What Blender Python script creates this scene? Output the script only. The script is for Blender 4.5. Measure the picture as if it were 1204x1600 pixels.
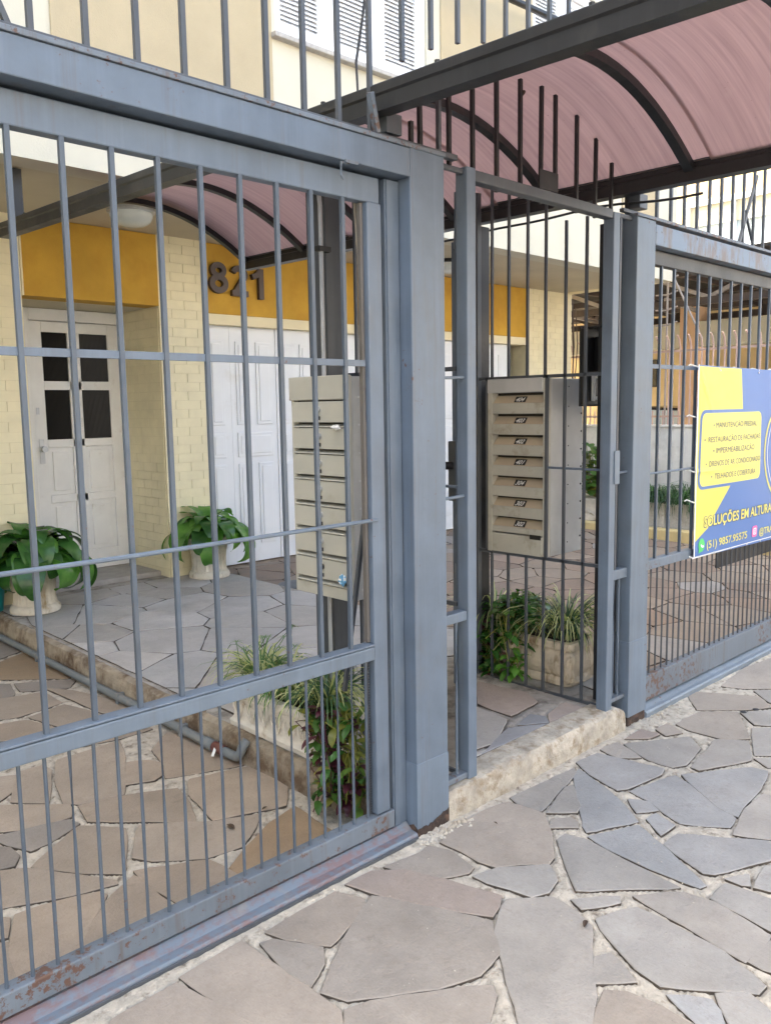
import bpy, bmesh, math, random
import numpy as np
from mathutils import Vector, Matrix, noise
random.seed(7)
for o in list(bpy.data.objects): bpy.data.objects.remove(o, do_unlink=True)
S = bpy.context.scene
COL = S.collection
R = math.radians
# ------------------------------------------------------------------ camera, sky, sun, exposure
cam = bpy.data.cameras.new('camera'); camo = bpy.data.objects.new('camera', cam); COL.objects.link(camo)
S.camera = camo
yaw, pitch, roll = R(43.7755), R(7.0516), R(-0.8984)
fwd = Vector((math.sin(yaw)*math.cos(pitch), math.cos(yaw)*math.cos(pitch), -math.sin(pitch)))
rt = Vector((math.cos(yaw), -math.sin(yaw), 0)); up = rt.cross(fwd)
r2 = rt*math.cos(roll) + up*math.sin(roll); u2 = -rt*math.sin(roll) + up*math.cos(roll)
camo.matrix_world = Matrix(((r2.x, u2.x, -fwd.x, 0), (r2.y, u2.y, -fwd.y, -2.027), (r2.z, u2.z, -fwd.z, 1.55), (0, 0, 0, 1)))
cam.sensor_fit = 'VERTICAL'; cam.sensor_height = 24.0; cam.lens = 1308.08/1600*24
cam.clip_start = 0.05; cam.clip_end = 600
SUN_AZ = Vector((-0.316, 0.949)); SUN_EL = R(50)
W = bpy.data.worlds.new('World'); S.world = W; W.use_nodes = True
nt = W.node_tree; bg = nt.nodes['Background']
sky = nt.nodes.new('ShaderNodeTexSky'); sky.sky_type = 'NISHITA'; sky.sun_disc = False
sky.sun_elevation = SUN_EL; sky.sun_rotation = math.atan2(SUN_AZ.x, SUN_AZ.y)
sky.air_density = 0.8; sky.dust_density = 8.0; sky.ozone_density = 2.5
hz = nt.nodes.new('ShaderNodeMix'); hz.data_type = 'RGBA'; hz.blend_type = 'MULTIPLY'; hz.inputs[0].default_value = 1; hz.inputs[7].default_value = (1.03, 1, .87, 1)   # milky, slightly warm sky
nt.links.new(sky.outputs[0], hz.inputs[6]); nt.links.new(hz.outputs[2], bg.inputs[0]); bg.inputs[1].default_value = 0.15
sun = bpy.data.lights.new('sun', 'SUN'); sun.energy = 2.6; sun.angle = R(0.5); sun.color = (1, .95, .87)
suno = bpy.data.objects.new('sun', sun); COL.objects.link(suno)
sd = Vector((SUN_AZ.x*math.cos(SUN_EL), SUN_AZ.y*math.cos(SUN_EL), math.sin(SUN_EL)))
suno.rotation_euler = sd.to_track_quat('Z', 'Y').to_euler(); suno.location = sd*60
S.view_settings.view_transform = 'Standard'; S.view_settings.look = 'None'
S.view_settings.exposure = 3.36; S.view_settings.gamma = 1.0
# ------------------------------------------------------------------ materials
MATS = {}
def nodes_of(name):
    m = bpy.data.materials.new(name); m.use_nodes = True; t = m.node_tree
    return m, t, t.nodes['Principled BSDF']
def N(t, kind, **kw):
    n = t.nodes.new(kind)
    for k, v in kw.items(): setattr(n, k, v)
    return n
def setin(t, sock, v):
    if isinstance(v, bpy.types.NodeSocket): t.links.new(v, sock)
    else: sock.default_value = v
def pos(t, sc=(1, 1, 1)):
    g = N(t, 'ShaderNodeNewGeometry'); m = N(t, 'ShaderNodeMapping'); m.inputs['Scale'].default_value = sc
    t.links.new(g.outputs['Position'], m.inputs['Vector']); return m.outputs[0]
def noi(t, vec, scale, detail=4, rough=.6):
    n = N(t, 'ShaderNodeTexNoise'); n.inputs['Scale'].default_value = scale
    n.inputs['Detail'].default_value = detail; n.inputs['Roughness'].default_value = rough
    t.links.new(vec, n.inputs['Vector']); return n.outputs['Fac']
def ramp(t, f, a, b, lo=0, hi=1):
    m = N(t, 'ShaderNodeMapRange'); m.inputs[1].default_value = a; m.inputs[2].default_value = b
    m.inputs[3].default_value = lo; m.inputs[4].default_value = hi
    t.links.new(f, m.inputs[0]); return m.outputs[0]
def mix(t, f, a, b, mode='MIX'):
    m = N(t, 'ShaderNodeMix', data_type='RGBA', blend_type=mode)
    setin(t, m.inputs[0], f); setin(t, m.inputs[6], a); setin(t, m.inputs[7], b); return m.outputs[2]
def bump(t, h, strength, dist):
    b = N(t, 'ShaderNodeBump'); b.inputs['Strength'].default_value = strength; b.inputs['Distance'].default_value = dist
    t.links.new(h, b.inputs['Height']); return b.outputs[0]
def c4(c): return (c[0], c[1], c[2], 1)
def simple(name, col, rough=.6, var=.12, scale=6, bstr=.0, bscale=80, bdist=.002, metal=0, spec=.5, dirt=None, dirt_scale=5, dirt_lo=.55, dirt_hi=.75, stretch=(1, 1, 1)):
    m, t, p = nodes_of(name); v = pos(t)
    f = ramp(t, noi(t, v, scale), .3, .7, 1-var, 1+var)
    c = mix(t, 1.0, c4(col), f, 'MULTIPLY')
    cm = N(t, 'ShaderNodeCombineColor')
    for i in range(3): t.links.new(f, cm.inputs[i])
    c = mix(t, 1.0, c4(col), cm.outputs[0], 'MULTIPLY')
    if dirt:
        c = mix(t, ramp(t, noi(t, pos(t, stretch), dirt_scale, 6, .65), dirt_lo, dirt_hi), c, c4(dirt))
    setin(t, p.inputs['Base Color'], c); p.inputs['Roughness'].default_value = rough
    p.inputs['Metallic'].default_value = metal; p.inputs['Specular IOR Level'].default_value = spec
    if bstr: t.links.new(bump(t, noi(t, v, bscale, 5), bstr, bdist), p.inputs['Normal'])
    MATS[name] = m; return m
def paint(name, col, rust=.66, rough=.42, streak=.22):
    """worn enamel on steel: tone drift, vertical run marks, chips of rust"""
    m, t, p = nodes_of(name)
    a = noi(t, pos(t), 5, 5); s = noi(t, pos(t, (30, 30, 1.6)), 1.0, 4); sp = noi(t, pos(t), 38, 6, .7); big = noi(t, pos(t), 2.2, 3)
    c = mix(t, ramp(t, a, .35, .7), c4([x*.90 for x in col]), c4([x*1.18 for x in col]))
    c = mix(t, ramp(t, noi(t, pos(t, (1, 1, .6)), 3.1, 5, .7), .55, .8, 0, .45), c, c4((.115, .105, .09)))
    c = mix(t, ramp(t, s, .5, .85, 0, .5), c, c4([x*1.35+.012 for x in col]))
    c = mix(t, ramp(t, noi(t, pos(t, (22, 22, .9)), 1.3, 5, .7), .56, .74, 0, streak), c, c4((.105, .072, .05)))
    ad = N(t, 'ShaderNodeMath', operation='MULTIPLY'); t.links.new(sp, ad.inputs[0]); t.links.new(ramp(t, big, .3, .75, .72, 1.1), ad.inputs[1])
    c = mix(t, ramp(t, ad.outputs[0], rust, rust+.06, 0, .9), c, c4((.10, .045, .025)))
    setin(t, p.inputs['Base Color'], c)
    t.links.new(ramp(t, a, .3, .7, rough-.06, rough+.12), p.inputs['Roughness'])
    t.links.new(bump(t, noi(t, pos(t), 55, 4), .25, .001), p.inputs['Normal'])
    MATS[name] = m; return m
paint('steel_grey', (.106, .137, .178), .62, .42, .34)
paint('steel_patch', (.122, .158, .203), .58, .5, .4)
paint('steel_light', (.112, .144, .182), .60)
paint('steel_rusty', (.115, .138, .165), .51, .5, .8)
paint('steel_dark', (.014, .014, .015), .70, .4, .1)
paint('steel_bar', (.066, .086, .112), .62)
simple('rust', (.040, .026, .020), .9, .5, 30, 1, 50, .01, dirt=(.13, .075, .05), dirt_scale=22, dirt_lo=.5, dirt_hi=.7)
paint('steel_mid', (.058, .065, .075), .66)
paint('steel_brown', (.115, .105, .095), .6)
paint('rail_track', (.15, .18, .21), .60)
def streaked():
    m, t, p = nodes_of('steel_streaked')
    a = noi(t, pos(t, (2.2, 2.2, 1.1)), 2.3, 6, .65); b = noi(t, pos(t, (26, 26, 2.5)), 1.6, 5, .7)
    ad = N(t, 'ShaderNodeMath', operation='ADD'); t.links.new(a, ad.inputs[0]); t.links.new(ramp(t, b, .3, .7, -.10, .10), ad.inputs[1])
    c = mix(t, ramp(t, ad.outputs[0], .47, .60, 0, .85), c4((.165, .21, .265)), c4((.155, .115, .095)))
    c = mix(t, ramp(t, noi(t, pos(t), 34, 6, .7), .62, .68, 0, .8), c, c4((.06, .03, .025)))
    setin(t, p.inputs['Base Color'], c); p.inputs['Roughness'].default_value = .55; MATS['steel_streaked'] = m
streaked()
def track_mat():
    m, t, p = nodes_of('track_worn')
    f = noi(t, pos(t, (1.3, 6, 6)), 4, 5, .7); g = noi(t, pos(t), 50, 5)
    ad = N(t, 'ShaderNodeMath', operation='ADD'); t.links.new(f, ad.inputs[0]); t.links.new(ramp(t, g, .3, .7, -.12, .12), ad.inputs[1])
    c = mix(t, ramp(t, ad.outputs[0], .42, .62, 0, .85), c4((.13, .16, .195)), c4((.17, .10, .092)))
    c = mix(t, ramp(t, noi(t, pos(t), 9, 5), .58, .7, 0, .8), c, c4((.20, .19, .18)))
    setin(t, p.inputs['Base Color'], c); p.inputs['Roughness'].default_value = .5; MATS['track_worn'] = m
track_mat()
simple('white_paint', (.75, .77, .785), .45, .03, 3, .1, 40, .001, dirt=(.55, .52, .46), dirt_scale=2.5, dirt_lo=.62, dirt_hi=.9)
simple('door_paint', (.83, .825, .80), .45, .06, 4, .12, 40, .001, dirt=(.55, .50, .43), dirt_scale=7, dirt_lo=.62, dirt_hi=.85)
simple('shutter_white', (.84, .85, .86), .5, .03, 3)
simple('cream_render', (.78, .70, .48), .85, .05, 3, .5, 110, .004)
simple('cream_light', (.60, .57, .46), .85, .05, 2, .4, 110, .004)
simple('yellow_render', (.46, .385, .25), .85, .06, 2.5, .6, 120, .006)
simple('orange_render', (.53, .31, .035), .8, .12, 3, .35, 110, .003, dirt=(.42, .21, .018), dirt_scale=2.2, dirt_lo=.45, dirt_hi=.8)
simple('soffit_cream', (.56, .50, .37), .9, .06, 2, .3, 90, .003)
simple('brick_cream', (.76, .69, .46), .5, .06, 7, .25, 70, .002)
simple('brick_joint', (.69, .62, .405), .9, .08, 9)
simple('granite_sill', (.42, .40, .37), .6, .15, 40)
simple('concrete', (.50, .45, .37), .9, .2, 7, .9, 60, .008, dirt=(.26, .18, .10), dirt_scale=7, dirt_lo=.5, dirt_hi=.72)
simple('edge_dirty', (.36, .30, .22), .95, .25, 8, 1, 70, .010, dirt=(.13, .085, .05), dirt_scale=6, dirt_lo=.42, dirt_hi=.60)
simple('kerb_concrete', (.42, .375, .305), .92, .3, 14, 1, 60, .014, dirt=(.25, .19, .12), dirt_scale=17, dirt_lo=.50, dirt_hi=.68)
simple('mortar', (.50, .44, .355), .95, .25, 22, 1, 130, .008, dirt=(.17, .135, .10), dirt_scale=20, dirt_lo=.53, dirt_hi=.70)
simple('mortar_dark', (.36, .33, .29), .95, .25, 9, 1, 110, .006, dirt=(.10, .085, .07), dirt_scale=8, dirt_lo=.48, dirt_hi=.7)
simple('mortar_brown', (.34, .26, .19), .95, .25, 9, 1, 110, .006, dirt=(.13, .09, .06), dirt_scale=8, dirt_lo=.5, dirt_hi=.7)
simple('crack_dirt', (.085, .068, .052), .95, .35, 30)
simple('step_stone', (.36, .34, .31), .8, .12, 12, .4, 120, .003)
simple('asphalt', (.05, .05, .05), .9, .2, 8, .8, 150, .006)
simple('soil', (.045, .03, .02), 1, .3, 20, 1, 60, .02)
simple('black_plastic', (.009, .009, .010), .4, .2, 6)
simple('dark_number', (.060, .038, .034), .45, .15, 6)
simple('glass_dark', (.014, .014, .016), .12, .2, 6, spec=.6)
simple('galvanised', (.52, .53, .54), .4, .12, 12, metal=.6)
simple('brass', (.42, .30, .16), .35, .2, 20, metal=.7)
simple('cabinet_beige', (.46, .445, .375), .42, .06, 5, .1, 60, .001, dirt=(.34, .29, .2), dirt_scale=8, dirt_lo=.6, dirt_hi=.85)
simple('cabinet_grey', (.43, .43, .415), .38, .08, 9, .12, 60, .001, dirt=(.29, .27, .23), dirt_scale=6, dirt_lo=.6, dirt_hi=.85)
simple('cabinet_tan', (.41, .395, .33), .42, .08, 6, .1, 60, .001, dirt=(.22, .18, .12), dirt_scale=9, dirt_lo=.55, dirt_hi=.8)
simple('cabinet_flap', (.50, .41, .29), .45, .06, 8)
simple('cabinet_shadow', (.045, .038, .028), .8, .1, 8)  # dark backing colour stands in for the shade inside the slots
simple('lamp_glass', (.62, .66, .64), .25, .03, 5)
simple('pot_chalk', (.62, .57, .47), .85, .12, 14, .8, 60, .006, dirt=(.28, .20, .10), dirt_scale=11, dirt_lo=.54, dirt_hi=.72, stretch=(1, 1, .35))
simple('planter_chalk', (.70, .65, .56), .85, .10, 10, 1, 36, .012, dirt=(.40, .31, .2), dirt_scale=13, dirt_lo=.58, dirt_hi=.78)
simple('planter_stained', (.60, .51, .38), .85, .15, 10, 1, 40, .010, dirt=(.20, .13, .06), dirt_scale=12, dirt_lo=.5, dirt_hi=.68, stretch=(1, 1, .3))
simple('pvc_grey', (.16, .18, .19), .45, .12, 9, dirt=(.26, .23, .19), dirt_scale=9, dirt_lo=.5, dirt_hi=.8)
simple('pvc_red', (.14, .05, .04), .5, .1, 9)
simple('pipe_white', (.42, .43, .43), .4, .1, 9)
simple('wood_grey', (.44, .40, .33), .7, .15, 12, .3, 60, .002)
simple('teal_plastic', (.01, .22, .24), .35, .05, 5)
simple('wall_grey', (.78, .75, .69), .9, .12, 3, .4, 60, .003, dirt=(.52, .49, .43), dirt_scale=2.5, dirt_lo=.5, dirt_hi=.8)
simple('pink_rail', (.50, .36, .31), .5, .1, 8)
simple('bounce_grey', (.27, .27, .27), .85, .06, 2)  # grey of the added houses, toned down to temper their bounce
simple('next_door', (.30, .28, .25), .9, .1, 2, .3, 60, .003)
simple('peach_render', (.72, .48, .30), .85, .06, 2)
simple('house_yellow', (.60, .46, .25), .85, .06, 2)
simple('roof_dark', (.035, .032, .03), .9, .3, 4)
simple('truss_pale', (.34, .30, .27), .6, .2, 6)
simple('truss_brown', (.07, .05, .042), .6, .2, 6)
simple('car_paint', (.03, .033, .04), .2, .05, 4, spec=.8)
simple('car_glass', (.55, .66, .74), .06, .05, 4, spec=1)
simple('tyre', (.02, .02, .02), .8, .1, 9)
simple('blue_kerb', (.66, .52, .25), .85, .1, 5, .4, 60, .003, dirt=(.42, .22, .08), dirt_scale=4, dirt_lo=.6, dirt_hi=.75)
simple('banner_blue', (.048, .135, .37), .38, .02, 2)
simple('banner_yellow', (.60, .54, .085), .38, .02, 2)
simple('banner_yellow_print', (.64, .58, .12), .38, .02, 2)
simple('banner_white', (.80, .82, .84), .38, .02, 2)
simple('banner_ink', (.045, .065, .13), .45, .02, 2)
simple('icon_green', (.05, .48, .11), .4, .02, 2)
simple('icon_pink', (.66, .10, .32), .4, .02, 2)
simple('label_black', (.015, .014, .013), .4, .1, 9)
simple('label_white', (.78, .78, .74), .5, .03, 9)
simple('cloth_blue', (.16, .40, .62), .8, .3, 40)
simple('cloth_white', (.76, .76, .74), .8, .1, 40)
simple('leaf_litter', (.06, .035, .02), .8, .3, 30)
simple('wire_black', (.02, .02, .022), .5, .1, 9)
def leaf_mat(name, c1, c2, rough=.32, trans=.25):
    m, t, p = nodes_of(name)
    oi = N(t, 'ShaderNodeObjectInfo'); f = noi(t, pos(t), 9, 3)
    ad = N(t, 'ShaderNodeMath', operation='ADD'); t.links.new(ramp(t, oi.outputs['Random'], 0, 1, -.3, .3), ad.inputs[0]); t.links.new(ramp(t, f, .3, .7), ad.inputs[1])
    c = mix(t, ad.outputs[0], c4(c1), c4(c2)); setin(t, p.inputs['Base Color'], c)
    p.inputs['Roughness'].default_value = rough
    tr = N(t, 'ShaderNodeBsdfTranslucent'); t.links.new(mix(t, 1.0, c, (1.5, 1.7, .8, 1), 'MULTIPLY'), tr.inputs[0])
    mx = N(t, 'ShaderNodeMixShader'); mx.inputs[0].default_value = trans
    t.links.new(p.outputs[0], mx.inputs[1]); t.links.new(tr.outputs[0], mx.inputs[2])
    t.links.new(mx.outputs[0], t.nodes['Material Output'].inputs[0]); MATS[name] = m
leaf_mat('leaf_deep', (.025, .085, .02), (.06, .17, .035), .26, .22)
leaf_mat('leaf_bright', (.065, .20, .03), (.15, .34, .06), .26, .3)
leaf_mat('blade_cream', (.42, .44, .22), (.56, .55, .30), .45, .3)
leaf_mat('blade_green', (.055, .14, .04), (.12, .22, .07), .4, .3)
leaf_mat('blade_dark', (.03, .075, .028), (.06, .13, .05), .4, .25)
leaf_mat('leaf_small', (.05, .13, .025), (.12, .21, .04), .38, .3)
leaf_mat('leaf_purple', (.07, .012, .03), (.11, .035, .045), .38, .25)
leaf_mat('leaf_olive', (.15, .17, .03), (.26, .25, .05), .4, .3)
leaf_mat('tree_leaf', (.09, .15, .02), (.22, .26, .05), .4, .4)
def stone_mat(name, dirtcol):
    m, t, p = nodes_of(name)
    oi = N(t, 'ShaderNodeObjectInfo')
    a = noi(t, pos(t), 3.5, 5, .65); b = noi(t, pos(t), 26, 5, .7); d = noi(t, pos(t), 1.7, 4); sp = noi(t, pos(t), 140, 3)
    c = mix(t, ramp(t, a, .32, .7, 0, 1), mix(t, 1.0, oi.outputs['Color'], (.80, .79, .78, 1), 'MULTIPLY'), mix(t, 1.0, oi.outputs['Color'], (1.12, 1.10, 1.08, 1), 'MULTIPLY'))
    c = mix(t, ramp(t, b, .52, .74, 0, .45), c, mix(t, 1.0, oi.outputs['Color'], (.68, .64, .6, 1), 'MULTIPLY'))
    c = mix(t, ramp(t, d, .55, .8, 0, .55), c, c4(dirtcol))
    c = mix(t, ramp(t, noi(t, pos(t, (1, 1, 1)), 7.3, 6, .75), .60, .70, 0, .30), c, c4([x*.6 for x in dirtcol]))
    c = mix(t, ramp(t, noi(t, pos(t, (3, 1, 1)), 60, 4, .6), .35, .65, 0, .30), c, mix(t, 1.0, c, (.72, .70, .68, 1), 'MULTIPLY'))
    c = mix(t, ramp(t, sp, .66, .74, 0, .45), c, (.08, .07, .06, 1))
    setin(t, p.inputs['Base Color'], c)
    t.links.new(ramp(t, a, .3, .7, .5, .72), p.inputs['Roughness']); p.inputs['Specular IOR Level'].default_value = .35
    h = N(t, 'ShaderNodeMath', operation='ADD'); t.links.new(ramp(t, a, 0, 1, 0, 1.4), h.inputs[0]); t.links.new(ramp(t, b, 0, 1, 0, .45), h.inputs[1])
    h2 = N(t, 'ShaderNodeMath', operation='ADD'); t.links.new(h.outputs[0], h2.inputs[0]); t.links.new(ramp(t, noi(t, pos(t), 95, 5, .7), .2, .8, 0, .5), h2.inputs[1])
    t.links.new(bump(t, h2.outputs[0], .75, .006), p.inputs['Normal']); MATS[name] = m
stone_mat('stone', (.22, .18, .14)); 
def poly_mat():
    m, t, p = nodes_of('polycarbonate')
    f = noi(t, pos(t, (1.6, 62, 1.6)), 1, 4, .6); g = noi(t, pos(t), 5, 4); sp = noi(t, pos(t), 60, 3)
    c = mix(t, ramp(t, f, .3, .72, 0, 1), (.57, .45, .43, 1), (.43, .335, .325, 1))
    c = mix(t, ramp(t, g, .6, .8, 0, .35), c, (.60, .52, .49, 1))
    c = mix(t, ramp(t, sp, .72, .76, 0, .6), c, (.1, .07, .07, 1))
    setin(t, p.inputs['Base Color'], c); p.inputs['Roughness'].default_value = .3
    tr = N(t, 'ShaderNodeBsdfTranslucent'); t.links.new(c, tr.inputs[0])
    mx = N(t, 'ShaderNodeMixShader'); mx.inputs[0].default_value = .72
    t.links.new(p.outputs[0], mx.inputs[1]); t.links.new(tr.outputs[0], mx.inputs[2])
    tp = N(t, 'ShaderNodeBsdfTransparent'); tp.inputs[0].default_value = (.75, .52, .52, 1)
    m2 = N(t, 'ShaderNodeMixShader'); m2.inputs[0].default_value = .05
    t.links.new(mx.outputs[0], m2.inputs[1]); t.links.new(tp.outputs[0], m2.inputs[2])
    t.links.new(m2.outputs[0], t.nodes['Material Output'].inputs[0]); MATS['polycarbonate'] = m
poly_mat()
def ribbed_glass():
    m, t, p = nodes_of('ribbed_glass')
    p.inputs['Base Color'].default_value = (.014, .013, .013, 1); p.inputs['Roughness'].default_value = .34; p.inputs['Specular IOR Level'].default_value = .25
    MATS['ribbed_glass'] = m
ribbed_glass()
# ------------------------------------------------------------------ helpers
def tag(o, label=None, cat=None, group=None, kind=None):
    if label: o['label'] = label
    if cat: o['category'] = cat
    if group: o['group'] = group
    if kind: o['kind'] = kind
    return o
def empty(name, loc, label, cat, group=None):
    o = bpy.data.objects.new(name, None); COL.objects.link(o); o.location = loc; o.empty_display_size = .1
    return tag(o, label, cat, group)
class MB:
    """collects geometry in world coordinates; build() links it as one object"""
    def __init__(s): s.v = []; s.f = []; s.m = []; s.cur = 0
    def add(s, vs, fs):
        n = len(s.v); s.v += [tuple(v) for v in vs]
        for f in fs: s.f.append([i+n for i in f]); s.m.append(s.cur)
        return s
    def box(s, x0, x1, y0, y1, z0, z1):
        vs = [(x, y, z) for z in (z0, z1) for y in (y0, y1) for x in (x0, x1)]
        return s.add(vs, [(0, 2, 3, 1), (4, 5, 7, 6), (0, 1, 5, 4), (2, 6, 7, 3), (0, 4, 6, 2), (1, 3, 7, 5)])
    def tube(s, pts, r, n=8, r1=None, cap=True):
        pts = [Vector(p) for p in pts]; rings = []
        for i, p in enumerate(pts):
            d = (pts[min(i+1, len(pts)-1)]-pts[max(i-1, 0)]).normalized()
            a = d.cross(Vector((0, 0, 1)));
            if a.length < 1e-3: a = Vector((1, 0, 0))
            a.normalize(); b = a.cross(d)
            rr = r if r1 is None else r+(r1-r)*i/(len(pts)-1)
            rings.append([p+(a*math.cos(2*math.pi*(k+.5)/n)+b*math.sin(2*math.pi*(k+.5)/n))*rr for k in range(n)])
        vs = [v for q in rings for v in q]; fs = []
        for i in range(len(pts)-1):
            for k in range(n): fs.append((i*n+k, i*n+(k+1) % n, (i+1)*n+(k+1) % n, (i+1)*n+k))
        if cap: fs += [tuple(range(n-1, -1, -1)), tuple(range((len(pts)-1)*n, len(pts)*n))]
        return s.add(vs, fs)
    def sq(s, p, q, w, d):
        """rectangular bar between two points: w across (horizontal), d the other way"""
        p, q = Vector(p), Vector(q); a = (q-p).normalized(); up_ = Vector((0, 0, 1)) if abs(a.z) < .9 else Vector((0, 1, 0))
        u = a.cross(up_).normalized(); v = u.cross(a).normalized(); vs = []
        for c in (p, q):
            for i, j in ((-1, -1), (1, -1), (1, 1), (-1, 1)): vs.append(c+u*(i*w/2)+v*(j*d/2))
        return s.add(vs, [(0, 3, 2, 1), (4, 5, 6, 7), (0, 1, 5, 4), (1, 2, 6, 5), (2, 3, 7, 6), (3, 0, 4, 7)])
    def lathe(s, c, prof, n=28, flute=0, nf=16):
        c = Vector(c); vs = []; fs = []
        for r, z in prof:
            for k in range(n):
                a = 2*math.pi*k/n; rr = r*(1+flute*math.cos(nf*a)) if flute else r
                vs.append(c+Vector((rr*math.cos(a), rr*math.sin(a), z)))
        for i in range(len(prof)-1):
            for k in range(n): fs.append((i*n+k, i*n+(k+1) % n, (i+1)*n+(k+1) % n, (i+1)*n+k))
        fs += [tuple(range(n-1, -1, -1)), tuple(range((len(prof)-1)*n, len(prof)*n))]
        return s.add(vs, fs)
    def prism(s, poly, axis, a, b):
        """poly of 2-D points extruded along axis ('x': points are (y,z); 'y': (x,z); 'z': (x,y))"""
        def P(p, t): return {'x': (t, p[0], p[1]), 'y': (p[0], t, p[1]), 'z': (p[0], p[1], t)}[axis]
        n = len(poly); vs = [P(p, a) for p in poly]+[P(p, b) for p in poly]
        fs = [tuple(range(n)), tuple(range(2*n-1, n-1, -1))]+[(i, n+i, n+(i+1) % n, (i+1) % n) for i in range(n)]
        return s.add(vs, fs)
    def build(s, name, mat, parent=None, bevel=0, smooth=False, label=None, mats=None, fix=True):
        me = bpy.data.meshes.new(name)
        po = WORLD.get(parent.name, Vector((0, 0, 0))) if parent else Vector((0, 0, 0))
        me.from_pydata([(v[0]-po.x, v[1]-po.y, v[2]-po.z) for v in s.v], [], s.f)
        for mm in (mats or [mat]): me.materials.append(MATS[mm])
        if mats: me.polygons.foreach_set('material_index', s.m)
        if fix:
            b = bmesh.new(); b.from_mesh(me); bmesh.ops.recalc_face_normals(b, faces=b.faces); b.to_mesh(me); b.free()
        o = bpy.data.objects.new(name, me); COL.objects.link(o)
        if parent: o.parent = parent
        WORLD[o.name] = po
        if smooth:
            me.polygons.foreach_set('use_smooth', [True]*len(me.polygons))
            try: me.set_sharp_from_angle(angle=R(42))
            except Exception: pass
        if bevel:
            bv = o.modifiers.new('bevel', 'BEVEL'); bv.width = bevel; bv.segments = 2; bv.limit_method = 'ANGLE'; bv.angle_limit = R(40)
        if label: o['label'] = label
        return o
WORLD = {}
def thing(name, loc, label, cat, group=None):
    o = empty(name, loc, label, cat, group); WORLD[o.name] = Vector(loc); return o
def text_mesh(body, height, extrude, width=None, shear=0.0, bold=0.0, align='LEFT'):
    """lettering as mesh data in the XY plane, cap height = height, optional exact width"""
    cu = bpy.data.curves.new('lettering', 'FONT'); cu.body = body; cu.size = 1; cu.extrude = 0; cu.shear = shear; cu.offset = bold
    cu.resolution_u = 4
    ob = bpy.data.objects.new('lettering', cu); COL.objects.link(ob)
    dg = bpy.context.evaluated_depsgraph_get(); me = bpy.data.meshes.new_from_object(ob.evaluated_get(dg))
    bpy.data.objects.remove(ob); bpy.data.curves.remove(cu)
    co = np.empty(len(me.vertices)*3); me.vertices.foreach_get('co', co); co = co.reshape(-1, 3)
    fs = [tuple(p.vertices) for p in me.polygons]; bpy.data.meshes.remove(me)
    k = height/.73; x0, x1 = co[:, 0].min(), co[:, 0].max(); kx = (width/(x1-x0)) if width else k
    co[:, 0] = (co[:, 0]-x0)*kx; co[:, 1] *= k
    w = (x1-x0)*kx
    if align == 'CENTER': co[:, 0] -= w/2
    return [(a, b) for a, b, _ in co], fs
def inpoly(px, py, poly):
    c = np.zeros(px.shape, bool); n = len(poly)
    for i in range(n):
        x0, y0 = poly[i]; x1, y1 = poly[(i+1) % n]
        if y0 == y1: continue
        c ^= ((y0 > py) != (y1 > py)) & (px < (x1-x0)*(py-y0)/(y1-y0)+x0)
    return c
def segdist(px, py, poly):
    d = np.full(px.shape, 9.0); n = len(poly)
    for i in range(n):
        x0, y0 = poly[i]; x1, y1 = poly[(i+1) % n]; dx, dy = x1-x0, y1-y0; L = dx*dx+dy*dy+1e-12
        t = np.clip(((px-x0)*dx+(py-y0)*dy)/L, 0, 1); d = np.minimum(d, np.hypot(px-x0-t*dx, py-y0-t*dy))
    return d
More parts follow.
